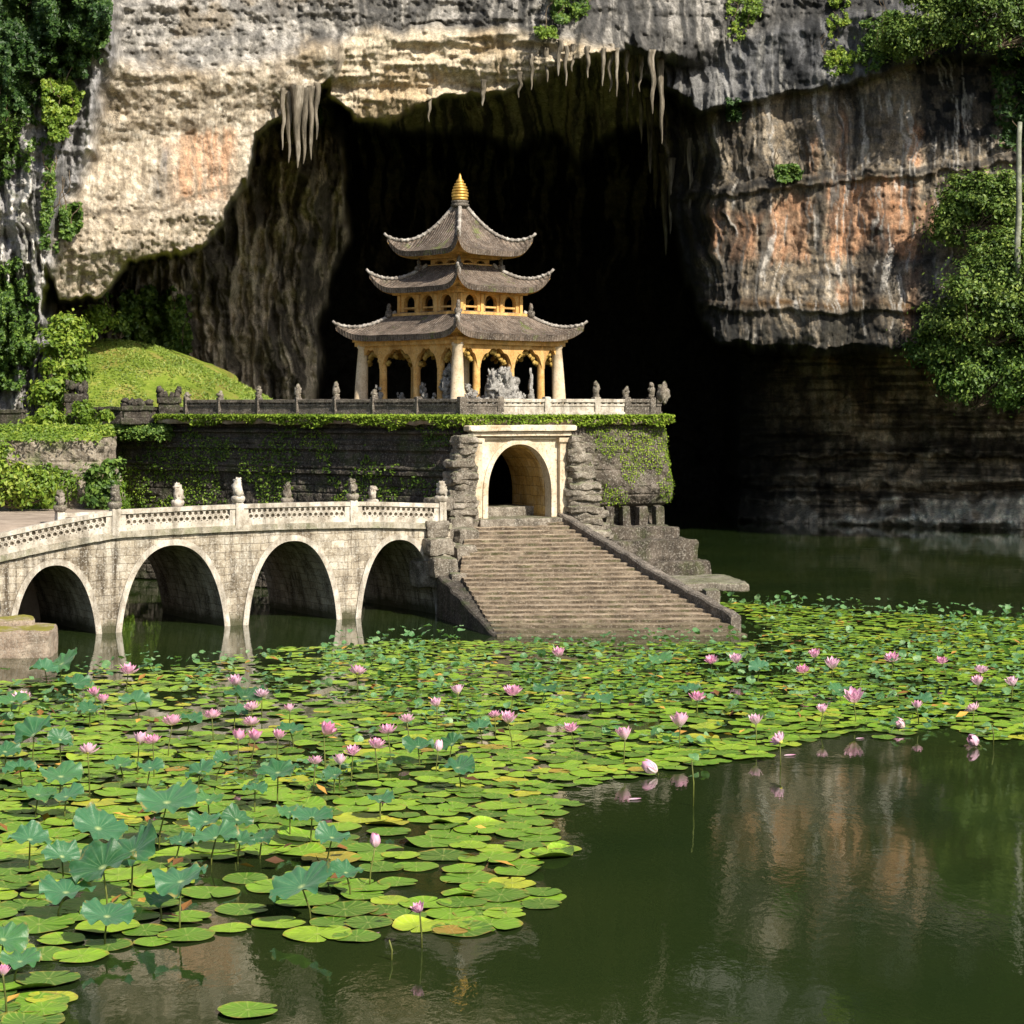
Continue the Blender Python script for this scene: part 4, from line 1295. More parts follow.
# mossy quay stone and boulder in the water by the first arch
o = MB()
q = G(30, 655, 0.0)
o.rough((q.x - 0.85, q.y + 0.2, 0.22), (2.8, 1.9, 0.9), 0.12, 31, 0.06, 1.6, 14, 0.05)
o.rough((q.x - 1.2, q.y + 0.9, 0.62), (2.2, 1.2, 0.4), 0.2, 32, 0.06, 1.6, 10, 0.1)
tag(o.build("quay_stone", MOSS_STONE), "mossy topped stone ledge at the water in front of the first bridge arch", "stone ledge")
o = MB()
q = W(2, 600, 55.2)
o.blob((q.x - 0.45, q.y - 0.9, 0.9), (0.62, 0.7, 1.15), 5, 0.5, 1.6, 22, 16)
tag(o.build("boulder", DARK_STONE), "dark rough boulder leaning on the bridge at the picture edge", "boulder")

# ------------------------------------------------------------------ balustrade round the terrace
bal = thing("terrace_balustrade", "low carved stone balustrade round the edge of the pagoda terrace", "balustrade", (TC.x, TC.y, TOP))
PALE = RAIL_STONE


def rail(a, c, mat, nseed):
    b = MB(); a = Vector(a); c = Vector(c)
    d = c - a; L = d.length; rz = math.atan2(d.y, d.x); mid = (a + c) / 2
    b.rough((mid.x, mid.y, TOP + 0.06), (L, 0.22, 0.16), rz, nseed, 0.012, 3, 6, 0.03)
    b.rough((mid.x, mid.y, TOP + 0.22), (L, 0.12, 0.22), rz, nseed + 1, 0.012, 3, 6, 0.03)
    b.rough((mid.x, mid.y, TOP + 0.36), (L, 0.17, 0.07), rz, nseed + 2, 0.012, 3, 6, 0.03)
    b.rough((mid.x, mid.y, TOP + 0.50), (L, 0.23, 0.11), rz, nseed + 3, 0.016, 3, 6, 0.05)
    k = int(L / 0.2)
    for i in range(k):
        q = a + d * ((i + 0.5) / k)
        b.box((q.x, q.y, TOP + 0.42), (0.11, 0.15, 0.09), rz)
    return b.build("rail", mat)


def post(p, mat, seed, hgt=0.30, fin=True):
    b = MB()
    b.rough((p[0], p[1], TOP + 0.30), (0.22, 0.24, 0.66), 0.5, seed, 0.015, 3, 4, 0.06)
    po = child(b.build("post", mat), bal)
    if fin:
        b = MB()
        for i, (dz, r) in enumerate(((0.66, (0.10, 0.10, 0.10)), (0.66 + 0.45 * hgt, (0.12, 0.11, 0.5 * hgt)), (0.62 + hgt, (0.075, 0.08, 0.10)), (0.62 + hgt * 0.9, (0.05, 0.13, 0.06)))):
            b.blob((p[0] + random.uniform(-.02, .02), p[1], TOP + dz), r, seed + i, 0.45, 1.9, 12, 9)
        child(b.build("finial", BLOCK_STONE, None, True), po)


cc_ = TC + (ln + rn).normalized() * 0.12 
lpx = [186, 219, 258, 297, 335, 373, 417]
lposts = []
for px in lpx:      # where the ray through px meets the left edge line
    k_ = (px - 512) / F
    # TC.x + lt.x*s = k*(TC.y + lt.y*s)
    s = (k_ * TC.y - TC.x) / (lt.x - k_ * lt.y)
    lposts.append(TC + lt * s - ln * 0.05)
rposts = []
for px in [500, 547, 597, 627, 652]:
    k_ = (px - 512) / F
    s = (k_ * TC.y - TC.x) / (rt.x - k_ * rt.y)
    rposts.append(TC + rt * s - rn * 0.05)
allp = lposts + [Vector(cc_)] + rposts
for i, (a, c) in enumerate(zip(allp[:-1], allp[1:])):
    pale = 8 <= i <= 10
    child(rail(a, c, PALE if pale else DARK_STONE, 200 + i * 5), bal)
hts = [0.12, 0.15, 0.3, 0.36, 0.42, 0.16, 0.1, 0.1, 0.1, 0.1, 0.42, 0.25, 0.4]
for i, p_ in enumerate(allp):
    post(p_, RAIL_STONE if 9 <= i <= 10 else DARK_STONE, 300 + i, hts[i], i not in (7, 8, 9, 6))
back = [allp[-1], Vector((5.05, 72.0, 0)), Vector((4.6, 77.5, 0))]
for i, (a, c) in enumerate(zip(back[:-1], back[1:])):
    child(rail(a, c, DARK_STONE, 280 + i * 5), bal)
b = MB()
b.blob((5.0, 69.45, TOP + 0.75), (0.2, 0.2, 0.30), 9, 0.6, 2.6, 18, 12)
child(b.build("finial", BLOCK_STONE, None, True), bal)
# ------------------------------------------------------------------ pagoda
OCHRE = stone("ochre_plaster", (0.38, 0.19, 0.05), (0.62, 0.36, 0.115), (0.70, 0.48, 0.21), 2.2, 0.65, 0.2, (0.15, 0.08, 0.03), (0.72, 0.62, 0.45), bump=0.35, bd=0.015)
COLM = stone("column_plaster", (0.42, 0.31, 0.19), (0.62, 0.50, 0.34), (0.72, 0.63, 0.49), 2.0, 0.35, 0.15, (0.2, 0.13, 0.07), (0.74, 0.68, 0.58), bump=0.35, bd=0.015)
GILT = stone("gilt_carving", (0.20, 0.12, 0.03), (0.46, 0.29, 0.07), (0.62, 0.44, 0.14), 6.0, 0.2, 0.2, (0.06, 0.05, 0.02), (0.6, 0.5, 0.25), bump=0.8, bd=0.03, moss=0.2)
m = Mat("roof_tiles")
uv = m.coord("UV")
p = m.coord("Position")
sx = m.n("ShaderNodeSeparateXYZ"); m.link(uv, sx.inputs[0])
wv = m.math('ABSOLUTE', m.math('SINE', m.math('MULTIPLY', sx.outputs[0], math.pi / 0.115)))
row = m.math('FRACT', m.math('MULTIPLY', sx.outputs[1], 1 / 0.17))
n1 = m.noise(p, 2.6, 8, 0.7)
c = m.ramp(n1, [(0.3, (0.042, 0.031, 0.024)), (0.52, (0.10, 0.076, 0.058)), (0.7, (0.20, 0.16, 0.125))])
c = m.mix(m.math('MULTIPLY', m.ramp(m.noise(p, 1.7, 7, 0.75), [(0.48, 0), (0.62, 1)]), 0.7), c, (0.235, 0.18, 0.14))
c = m.mix(m.math('MULTIPLY', m.ramp(m.noise(p, 20, 4, 0.8), [(0.55, 0), (0.66, 1)]), 0.6), c, (0.50, 0.46, 0.41))
c = m.mix(m.math('MULTIPLY', m.ramp(m.noise(p, 1.1, 5, 0.7), [(0.60, 0), (0.68, 1)]), 0.6), c, (0.12, 0.16, 0.03))
h = m.math('ADD', wv, m.math('MULTIPLY', row, 0.35))
nb = m.bump(h, 0.75, 0.05)
nb = m.bump(m.noise(p, 18, 5, 0.8), 0.6, 0.03, nb)
TILE = m.done(c, nb, 0.9, 0.2)
RIDGE = stone("ridge_mortar", (0.08, 0.07, 0.06), (0.24, 0.21, 0.18), (0.56, 0.53, 0.48), 4.0, 0.2, 0.5, (0.07, 0.06, 0.05), (0.68, 0.65, 0.6), bump=0.7, bd=0.02)
m = Mat("gold_finial")
p = m.coord("Position")
GOLD = m.done(m.ramp(m.noise(p, 6, 5, 0.7), [(0.3, (0.30, 0.15, 0.03)), (0.55, (0.62, 0.37, 0.08)), (0.75, (0.80, 0.55, 0.18))]), m.bump(m.noise(p, 25, 4, 0.7), 0.3, 0.01), 0.42, 0.5, Metallic=0.55)

PX, PY = (460 - 512) / F * 71.0, 71.0
pag = thing("pagoda", "three tiered ochre pagoda with upswept grey tile roofs on the stone terrace", "pagoda", (PX, PY, 5.82), math.radians(45))
SIDES = [Matrix.Rotation(math.pi / 2 * k, 4, 'Z') for k in range(4)]


def roof(a0, z0, a1, z1, lift, curve=1.55, ext=0.16, thick=0.09, soff_a=None, soff_z=None, power=1.0):
    """Four concave slopes with swept-up corners. a = half width, z = height (top 0, eave 1)."""
    ns, nt = 48, 22

    def pt(s, t, dz=0.0, da=0.0):
        a = a0 + (a1 - a0) * t + da
        z = z1 + (z0 - z1) * (1 - t) ** curve
        k = abs(s)
        up = lift * 1.1 * (k ** 9) * (t ** 3) + 0.10 * lift * k * k * t * t
        e = 1 + ext / a1 * (k ** 6) * t ** 2
        return Vector((a * s * e, -a * e if k > 0 else -a, z + up + dz)) if True else None
    me_all = MB(); un = MB()
    for R in SIDES:
        V = []; UV = []
        for j in range(nt + 1):
            for i in range(ns + 1):
                s = -1 + 2 * i / ns; s = math.copysign(abs(s) ** 0.85, s)
                t = j / nt
                q = pt(s, t)
                w = 0.015 * mnoise.noise(Vector((q.x * 2, q.y * 2, q.z * 2)))
                V.append(q + Vector((0, 0, w))); UV.append((q.x, t * (a1 - a0) * 1.25))
        b0 = len(me_all.v)
        me_all.v += [tuple(R @ q) for q in V]
        for j in range(nt):
            for i in range(ns):
                ids = (j * (ns + 1) + i, (j + 1) * (ns + 1) + i, (j + 1) * (ns + 1) + i + 1, j * (ns + 1) + i + 1)
                me_all.f.append(tuple(b0 + x for x in ids)); me_all.uv += [UV[x] for x in ids]
        # eave edge: hanging tile ends
        for i in range(ns):
            s0_, s1_ = [math.copysign(abs(x) ** 0.85, x) for x in (-1 + 2 * i / ns, -1 + 2 * (i + 1) / ns)]
            p0, p1 = pt(s0_, 1), pt(s1_, 1)
            q0, q1 = p0 + Vector((0, 0.03, -thick)), p1 + Vector((0, 0.03, -thick))
            me_all.quad([R @ p0, R @ q0, R @ q1, R @ p1], [(p0.x, 0), (p0.x, .05), (p1.x, .05), (p1.x, 0)])
            sa = soff_a if soff_a else a0
            sz = soff_z if soff_z is not None else z1
            r0 = Vector((s0_ * sa, -sa, sz)); r1 = Vector((s1_ * sa, -sa, sz))
            m0 = q0.lerp(r0, 0.42) + Vector((0, 0, 0.02)); m1 = q1.lerp(r1, 0.42) + Vector((0, 0, 0.02))
            un.quad([R @ q0, R @ m0, R @ m1, R @ q1]); un.quad([R @ m0, R @ r0, R @ r1, R @ m1])
    rf = me_all.build("roof", TILE, pag, True)
    un.build("soffit", OCHRE, rf)
    for k, R in enumerate(SIDES):
        b = MB(); pts = []
        for j in range(0, 27):
            t = j / 26
            q = pt(1.0, t); pts.append(R @ (q + Vector((0, 0, 0.035))))
        e = (pts[-1] - pts[-2]).normalized()
        pts.append(pts[-1] + e * 0.10 + Vector((0, 0, 0.05)))
        b.tube(pts, 0.07, 0.045, 8)
        for j in range(3, 26, 2):
            b.blob(pts[j], (0.075, 0.075, 0.07), j + k * 31, 0.5, 2, 8, 6)
        b.build("hip_ridge", RIDGE, rf, True)
    return rf, pt


def hip_ornament(rf, pt, t, h, seed):
    for k, R in enumerate(SIDES):
        b = MB()
        q = R @ pt(1.0, t)
        b.blob(q + Vector((0, 0, 0.10 * h / .35)), (0.13, 0.13, 0.16 * h / .35), seed + k, 0.4, 1.8, 12, 8)
        b.blob(q + Vector((0, 0, 0.32 * h / .35)), (0.075, 0.075, 0.17 * h / .35), seed + k + 9, 0.4, 1.8, 10, 8)
        b.blob(q + Vector((0.03, 0, 0.16)), (0.16, 0.05, 0.06), seed + k + 19, 0.5, 1.8, 10, 8)
        b.build("ridge_ornament", DARK_STONE, rf, True)


def sq_band(b, half, z, h, t=0.2):
    for k, R in enumerate(SIDES):
        b.box((0, -half + t / 2, z + h / 2), (2 * half - (0.004 if k % 2 else 2 * t - 0.004), t, h), 0, 1.0, R)


# plinth
b = MB(); b.rough((0, 0, 0.12), (5.7, 5.7, 0.28), 0, 1, 0.012, 3, 12, 0.01); b.rough((0, 0, 0.30), (5.3, 5.3, 0.12), 0, 2, 0.01, 3, 12, 0.01)
b.build("plinth", BLOCK_STONE, pag)
CH = 2.36
def col_mesh(r0, r1, h, sd):
    b = MB(); b.lathe([(r0 * 1.18, 0.3), (r0 * 1.18, 0.4), (r0, 0.44), (lerp(r0, r1, .5), 0.3 + h * 0.5), (r1, h - 0.12), (r1 * 1.25, h - 0.08), (r1 * 1.3, h)], (0, 0, 0), 18)
    return b
for sx_ in (-1, 1):
    for sy_ in (-1, 1):
        o = col_mesh(0.235, 0.165, CH, 0).build("column", COLM, pag, True); o.location = (2.38 * sx_, 2.38 * sy_, 0)
        o.rotation_euler = (math.radians(1.6 * sy_), math.radians(-1.6 * sx_), 0)
INNER_C = {0: [-1.43, 0.14, 1.57], 1: [0.0], 2: [0.0], 3: [-1.33, 0.33, 1.5]}
cm = None
for k, R in enumerate(SIDES):
    for x in INNER_C[k]:
        if cm is None:
            o = col_mesh(0.135, 0.11, CH, 0).build("column", OCHRE, pag, True); cm = o
        else:
            o = cm.copy(); COL.objects.link(o); o.parent = pag
        o.location = R @ Vector((x, -2.28, 0))
for x, y in ((-0.9, -0.9), (0.9, 0.9)):
    b = MB(); b.rough((x, y, 1.36), (0.42, 0.42, 2.2), 0, int(x * 3 + y), 0.015, 2, 5, 0.05); b.build("pier", COLM, pag)
b = MB(); sq_band(b, 2.52, 2.32, 0.14, 0.34); sq_band(b, 2.58, 2.46, 0.08, 0.4); sq_band(b, 2.50, 2.54, 0.13, 0.34)
b.build("architrave", OCHRE, pag)
b = MB(); b.box((0, 0, 2.62), (4.3, 4.3, 0.06)); b.build("ceiling", OCHRE, pag)
for k, R in enumerate(SIDES):
    cols = [-2.38] + INNER_C[k] + [2.38]
    b = MB(); ops = []
    for a, c in zip(cols[:-1], cols[1:]):
        w = c - a

        def fn(s, a=a, c=c, w=w):
            u_ = (s - a - 0.07) / (w - 0.14)
            e = max(0.0, 1 - abs(2 * u_ - 1) ** 1.7)
            return min(2.30, 1.60 + 0.56 * e ** 0.62 + 0.07 * abs(math.sin(u_ * math.pi * 4)))
        ops.append((a + 0.07, c - 0.07, None, fn))
    d = R @ Vector((1, 0, 0)); n_ = R @ Vector((0, 1, 0)); o0 = R @ Vector((0, -2.40, 0))
    arcade(b, o0, d, n_, 0.16, -2.38 + (0.165 if k % 2 else 0), 2.38 - (0.165 if k % 2 else 0), 1.56, 2.33, ops, 0.2, 40)
    b.build("arch_valance", OCHRE, pag)
    b = MB(); rr_ = random.Random(k)
    for a, c in zip(cols[:-1], cols[1:]):
        for j in range(16):       # carved foliage hanging in the head of each bay
            u_ = rr_.random(); x = a + 0.12 + (c - a - 0.24) * u_
            dz = 0.42 * abs(2 * u_ - 1) ** 1.6
            b.blob(R @ Vector((x, -2.20 + rr_.uniform(-.05, .05), 2.14 - dz - 0.10 * rr_.random())), (0.085, 0.06, 0.085), j + int(x * 9) + k * 13, 0.6, 2.4, 9, 7)
    b.build("carved_bracket", GILT, pag, True)

r1, pt1 = roof(1.52, 3.46, 2.76, 2.66, 0.34, 1.4, 0.22, 0.20, 2.45, 2.62)
hip_ornament(r1, pt1, 0.14, 0.34, 10)
# second storey: ochre walls with three arched openings a side
for k, R in enumerate(SIDES):
    b = MB()
    d = R @ Vector((1, 0, 0)); n_ = R @ Vector((0, 1, 0)); o0 = R @ Vector((0, -1.50, 0))
    ops = [(x - 0.27, x + 0.27, 3.46, semi(x - 0.27, x + 0.27, 3.74, 4.0, 2.2)) for x in (-0.9, 0.0, 0.9)]
    arcade(b, o0, d, n_, 0.16, -1.5 + (0.163 if k % 2 else 0), 1.5 - (0.163 if k % 2 else 0), 3.30, 4.22, ops, 0.3, 18)
    b.build("upper_wall", OCHRE, pag)
    b = MB()
    for x in (-1.38, -0.45, 0.45, 1.38):
        b.box(R @ Vector((x, -1.515, 3.72)), (0.13, 0.07, 0.62), k * math.pi / 2)
    for x in (-0.9, 0, 0.9):
        b.box(R @ Vector((x, -1.46, 3.60)), (0.5, 0.05, 0.06), k * math.pi / 2)
    b.build("pilaster", OCHRE, pag)
b = MB(); sq_band(b, 1.62, 4.05, 0.10, 0.2); sq_band(b, 1.72, 4.15, 0.09, 0.3); sq_band(b, 1.66, 3.34, 0.09, 0.2)
b.build("cornice", OCHRE, pag)
r2, pt2 = roof(0.78, 5.06, 2.00, 4.26, 0.46, 1.5, 0.18, 0.18, 1.6, 4.20)
hip_ornament(r2, pt2, 0.16, 0.30, 40)
b = MB(); sq_band(b, 0.80, 4.98, 0.10, 0.2); sq_band(b, 0.92, 5.26, 0.09, 0.25); sq_band(b, 1.02, 5.35, 0.07, 0.3)
for k, R in enumerate(SIDES):
    d = R @ Vector((1, 0, 0)); n_ = R @ Vector((0, 1, 0)); o0 = R @ Vector((0, -0.70, 0))
    arcade(b, o0, d, n_, 0.12, -0.70 + (0.123 if k % 2 else 0), 0.70 - (0.123 if k % 2 else 0), 4.9, 5.27, [(-0.5, -0.1, 5.10, semi(-0.5, -0.1, 5.11, 5.2)), (0.1, 0.5, 5.10, semi(0.1, 0.5, 5.11, 5.2))], 0.2, 10)
b.build("neck_wall", OCHRE, pag)
r3, pt3 = roof(0.10, 7.12, 1.60, 5.50, 0.44, 1.7, 0.15, 0.18, 0.95, 5.40)
b = MB()
b.lathe([(0.14, 7.02), (0.30, 7.06), (0.32, 7.12), (0.26, 7.17), (0.30, 7.20), (0.30, 7.24), (0.2, 7.27)], (0, 0, 0), 20)
b.build("finial_base", DARK_STONE, pag, True)
b = MB()
prof = []
for i in range(7):
    z = 7.26 + i * 0.098; r = [0.265, 0.285, 0.285, 0.265, 0.235, 0.19, 0.13][i]
    prof += [(r * 0.86, z), (r, z + 0.02), (r * 1.02, z + 0.05), (r, z + 0.08)]
prof += [(0.09, 7.96), (0.055, 8.02), (0.05, 8.07), (0.012, 8.18)]
b.lathe(prof, (0, 0, 0), 24)
b.build("finial", GOLD, pag, True)

# carved rocks and small statues standing on the terrace in front of the columns
WHITE_ROCK = stone("pale_garden_rock", (0.12, 0.11, 0.10), (0.34, 0.32, 0.29), (0.62, 0.60, 0.56), 5.0, 0.2, 0.6, (0.03, 0.03, 0.03), (0.7, 0.68, 0.64), bump=0.9, bd=0.05)


def rockery(name, label, cat, px, py, Y, w, h, seed, n=9, sharp=0.5, group=None):
    n = int(n * 2.2)
    b = MB(); r = random.Random(seed)
    base = W(px, py, Y); base.z = 5.82
    for i in range(n):
        t = r.random()
        x = (r.random() - 0.5) * w * (1 - 0.55 * t); z = h * t * 0.82
        s = w * 0.21 * (1.2 - 0.75 * t) * r.uniform(.6, 1.3)
        b.blob((x, (r.random() - 0.5) * w * 0.5, z + 0.08), (s, s * 0.9, s * (0.8 + sharp * r.random() * 2)), seed * 9 + i, 0.95, 3.2, 18, 13)
    o = b.build(name, WHITE_ROCK, None, True)
    o.location = base
    return tag(o, label, cat, group)


rockery("garden_rock", "tall craggy pale rock standing between the left pagoda columns", "rock", 450, 390, 68.2, 0.70, 1.80, 3, 22)
rockery("garden_rock", "widest craggy rock, hollowed and pale, in the middle bay of the sunny pagoda front", "rock", 500, 390, 68.2, 1.05, 1.65, 5, 30)
rockery("garden_rock", "low dark lumpy rock beside the front corner column of the pagoda", "rock", 471, 390, 67.9, 0.5, 1.1, 8, 12)
rockery("garden_rock", "small pale rock at the foot of the pagoda column next to the tall craggy rock", "rock", 436, 394, 68.4, 0.4, 0.75, 9, 8)
rockery("garden_rock", "short upright rock leaning on the hollowed rock of the sunny front", "rock", 519, 390, 68.6, 0.42, 1.4, 12, 12, 0.8)
needle = MB()
for i in range(9):
    needle.rough((0.02 * math.sin(i * 2.1), 0, 0.1 + i * 0.17), (0.26 - 0.024 * i, 0.24 - 0.022 * i, 0.22), i * 0.4, i + 500, 0.03, 4, 4, 0.15)
nd = needle.build("stone_statue", WHITE_ROCK)
nd.location = (W(531, 390, 69.6).x, 69.6, 5.82)
tag(nd, "thin pointed stone statue in the open bay by the right end of the pagoda", "statue")
if False: rockery("stone_statue", "thin pointed stone statue in the open bay by the right end of the pagoda", "statue", 531, 390, 69.6, 0.2, 1.75, 14, 12, 1.6)
rockery("stone_statue", "small seated stone statue in front of the shaded pagoda side", "statue", 423, 392, 68.9, 0.36, 1.15, 17, 10, 0.6)
rockery("stone_statue", "squat stone statue near the left corner column of the pagoda", "statue", 378, 392, 70.2, 0.36, 1.1, 19, 10, 0.6)
rockery("stone_statue", "low broken stone statue in the dark bay of the shaded pagoda side", "statue", 400, 393, 69.8, 0.36, 0.8, 23, 8, 0.4)
# ------------------------------------------------------------------ plants on cliff and garden
LEAF_DK = leaf_mat("dark_foliage", (0.012, 0.035, 0.008), (0.035, 0.085, 0.015), (0.10, 0.18, 0.03), 0.25)
LEAF_MD = leaf_mat("shrub_foliage", (0.03, 0.07, 0.012), (0.085, 0.165, 0.025), (0.22, 0.32, 0.05), 0.3)
LEAF_LT = leaf_mat("bright_foliage", (0.07, 0.13, 0.012), (0.16, 0.26, 0.025), (0.36, 0.43, 0.06), 0.35)
LEAF_SN = leaf_mat("sun_foliage", (0.035, 0.078, 0.015), (0.115, 0.195, 0.03), (0.30, 0.38, 0.075), 0.3)
m = Mat("twig_bark")
TWIG = m.done(m.ramp(m.noise(m.coord("Position"), 8, 5, 0.7), [(0.3, (0.05, 0.035, 0.02)), (0.7, (0.2, 0.15, 0.1))]), None, 0.9)


def climber(name, label, cat, poly, n, size, mat, thick=0.6, gap=0.42, gs=14.0, seed=0, front=0.15, jit=0.75, group=None, stems=4, hang=0.0):
    """Foliage hugging the cliff inside a photo-traced outline, at the rock's own distance."""
    rng = np.random.default_rng(100 + seed)
    A = np.array(poly, float)
    lo, hi = A.min(0), A.max(0)
    u = rng.uniform(lo[0], hi[0], n * 3); v = rng.uniform(lo[1], hi[1], n * 3)
    wv_ = min(34.0, 0.5 * min(hi - lo))
    sd = sdpoly(u + wv_ * (fbm(u / 11, v / 11, 4, seed) - 0.5), v + wv_ * (fbm(u / 11, v / 11, 4, seed + 4) - 0.5), poly)
    dens = fbm(u / gs, v / gs, 4, seed + 7)
    k = (sd < 0) & (dens > gap - 0.12 * sstep(0, -12, sd))
    u, v, dens = u[k][:n], v[k][:n], dens[k][:n]
    Y = cliff_at(u, v)
    bulge = thick * np.clip((dens - gap) * 5, 0, 1.3)
    Yl = Y - front - bulge * rng.random(len(u)) ** 0.5
    P = np.stack([(u - 512) / F * Yl, Yl, EYE + (HZ - v) / F * Yl], -1)
    eps = 2.0
    N = np.stack([np.zeros(len(u)), -np.ones(len(u)), np.full(len(u), 0.7)], -1)
    o = thing(name, label, cat, tuple(P[np.argmin(P[:, 2])]), 0, group)
    f = child(put("foliage", leaves_mesh("foliage", P, N, size, 1.5, jit, rng), mat), o)
    for s in range(stems):
        b = MB()
        i = rng.integers(0, len(P)); q = Vector(P[i]); pts = [q + Vector((0, 0.25, 0))]
        for t in range(6):
            q = q + Vector((rng.normal(0, 0.12), rng.normal(-0.02, 0.06), rng.uniform(0.12, 0.35)))
            pts.append(q + Vector((0, 0.2, 0)))
        b.tube(pts, 0.03, 0.012, 5)
        child(b.build("stem", TWIG), o)
    return o


def bush(name, label, cat, lobes, n, size, mat, seed=0, group=None, root=None):
    """A shrub of many leaves: lobes = (px, py, Y, rx, rz) in photo pixels and metres away."""
    rng = np.random.default_rng(300 + seed)
    Ps, Ns = [], []
    tot = sum(l[3] * l[4] for l in lobes)
    tw = MB()
    c0 = W(lobes[0][0], lobes[0][1] + lobes[0][4], lobes[0][2])
    rootp = Vector(root) if root is not None else c0
    for px, py, Y, rx, rz in lobes:
        c = np.array(W(px, py, Y)); sx_, sz_ = rx / F * Y, rz / F * Y
        m_ = int(n * rx * rz / tot)
        # sub-clumps on the lobe's surface
        q = max(8, int(rx * rz / 22))
        D = rng.normal(0, 1, (q, 3)); D /= np.linalg.norm(D, axis=1, keepdims=True)
        rad = rng.uniform(0.45, 1.0, (q, 1))
        cc = c + D * rad * [sx_, min(sx_, sz_) * 0.9, sz_]
        cr = rng.uniform(0.16, 0.34, q) * min(sx_, sz_) * (1.0 if rx > 28 else 1.7)
        k = rng.integers(0, q, m_)
        d = rng.normal(0, 1, (m_, 3)); d /= np.linalg.norm(d, axis=1, keepdims=True)
        P = cc[k] + d * (cr[k] * np.abs(rng.normal(0, 0.75, m_)))[:, None] * [1.3, 1.0, 0.8] + rng.normal(0, 0.05, (m_, 3))
        Ps.append(P); Ns.append(d * 0.8 + D[k] * 0.7 + [0, -0.1, 0.5])
        for j in range(0, q, 4):
            a = rootp; e = Vector(cc[j]); mid = a.lerp(e, 0.55) + Vector((rng.normal(0, .2), 0.1, -0.15))
            tw.tube([a, a.lerp(mid, .5), mid, mid.lerp(e, .6), e], 0.05, 0.012, 5)
    P = np.concatenate(Ps); N = np.concatenate(Ns)
    o = thing(name, label, cat, tuple(rootp), 0, group)
    child(put("foliage", leaves_mesh("foliage", P, N, size, 1.6, 0.55, rng), mat), o)
    child(tw.build("branch", TWIG), o)
    return o


def cy(px, py): return float(cliff_at(px, py)[0])


climber("ivy_curtain", "dense dark green creeper covering the top left corner of the cliff", "ivy", [(-60, -40), (106, -40), (112, 20), (100, 60), (70, 82), (52, 70), (40, 100), (0, 118), (-60, 120)], 26000, 0.115, LEAF_DK, 1.6, 0.36, 18, 1, 0.2)
climber("hanging_shrub", "rounded bright creeper tuft hanging below the dark creeper on the cliff", "shrub", [(42, 84), (66, 76), (84, 92), (80, 118), (64, 138), (48, 144), (42, 120)], 6500, 0.10, LEAF_LT, 1.0, 0.30, 10, 2, 0.5)
climber("hanging_shrub", "small creeper clump on the pale streaked rock beside the shell shaped overhang", "shrub", [(60, 204), (80, 203), (82, 224), (70, 240), (60, 236)], 1400, 0.12, LEAF_MD, 0.7, 0.25, 8, 3, 0.3)
climber("ivy_strand", "thin strand of creeper trailing down the grey rock under the bright tuft", "ivy", [(43, 138), (52, 138), (56, 180), (48, 250), (60, 240), (58, 254), (40, 250)], 900, 0.10, LEAF_MD, 0.3, 0.42, 6, 4, 0.2)
climber("ivy_curtain", "olive creeper draped over the rock at the left edge above the garden wall", "ivy", [(-60, 250), (16, 262), (34, 300), (40, 340), (34, 372), (10, 390), (-60, 390)], 11000, 0.105, LEAF_MD, 1.0, 0.36, 14, 5, 0.3)
climber("ivy_curtain", "sparse creeper clinging high on the pale rock at the left edge", "ivy", [(-60, 110), (40, 100), (42, 130), (30, 170), (-60, 200)], 2400, 0.12, LEAF_MD, 0.5, 0.50, 12, 6, 0.2)
climber("ivy_curtain", "shadowed green creeper in the recess behind the grass slope", "ivy", [(118, 292), (150, 286), (190, 296), (192, 350), (186, 380), (118, 350)], 4200, 0.17, LEAF_MD, 0.9, 0.36, 12, 7, 0.2)
climber("hanging_shrub", "tiny bright tuft on the stalactites under the overhang", "shrub", [(308, 106), (321, 104), (323, 122), (314, 130), (308, 122)], 420, 0.12, LEAF_LT, 0.6, 0.2, 6, 8, 1.0, stems=1)
climber("hanging_shrub", "loose green tuft on the grey rock above the cave mouth", "shrub", [(548, -10), (590, -10), (588, 20), (560, 24), (550, 12)], 900, 0.12, LEAF_MD, 0.6, 0.42, 9, 9, 0.2)
climber("hanging_shrub", "little bright grass tuft on the lip over the beige ceiling", "shrub", [(534, 28), (556, 26), (558, 38), (536, 40)], 420, 0.11, LEAF_LT, 0.4, 0.25, 6, 10, 0.3, stems=1)
climber("ivy_curtain", "sparse sunlit vine hanging at the top of the dark slab", "ivy", [(726, -20), (766, -20), (762, 18), (738, 44), (726, 34)], 1300, 0.10, LEAF_LT, 0.2, 0.50, 6, 11, 0.2)
climber("ivy_curtain", "long yellow green vine trailing down the middle of the dark slab", "ivy", [(826, -20), (850, -20), (846, 40), (858, 58), (852, 74), (832, 76), (824, 60), (832, 30)], 1700, 0.10, LEAF_LT, 0.25, 0.50, 6, 12, 0.2)
climber("ivy_curtain", "thin loose vine between the trailing vine and the top bushes", "ivy", [(860, 20), (900, 10), (904, 56), (870, 74), (856, 60)], 1500, 0.12, LEAF_MD, 0.5, 0.50, 9, 13, 0.2)
climber("hanging_shrub", "small dark green tuft on the orange streaked face", "shrub", [(774, 166), (798, 164), (804, 178), (776, 182)], 900, 0.12, LEAF_MD, 0.7, 0.3, 8, 14, 0.3)
climber("hanging_shrub", "faint green tuft under the edge of the dark slab", "shrub", [(726, 100), (742, 98), (740, 122), (728, 122)], 420, 0.12, LEAF_DK, 0.4, 0.4, 8, 15, 0.2, stems=1)
climber("ivy_curtain", "deep green creeper in the corner right of the black stained rock", "ivy", [(992, 40), (1100, 40), (1100, 160), (1000, 152), (996, 90)], 3600, 0.16, LEAF_DK, 1.0, 0.40, 14, 16, 0.2)

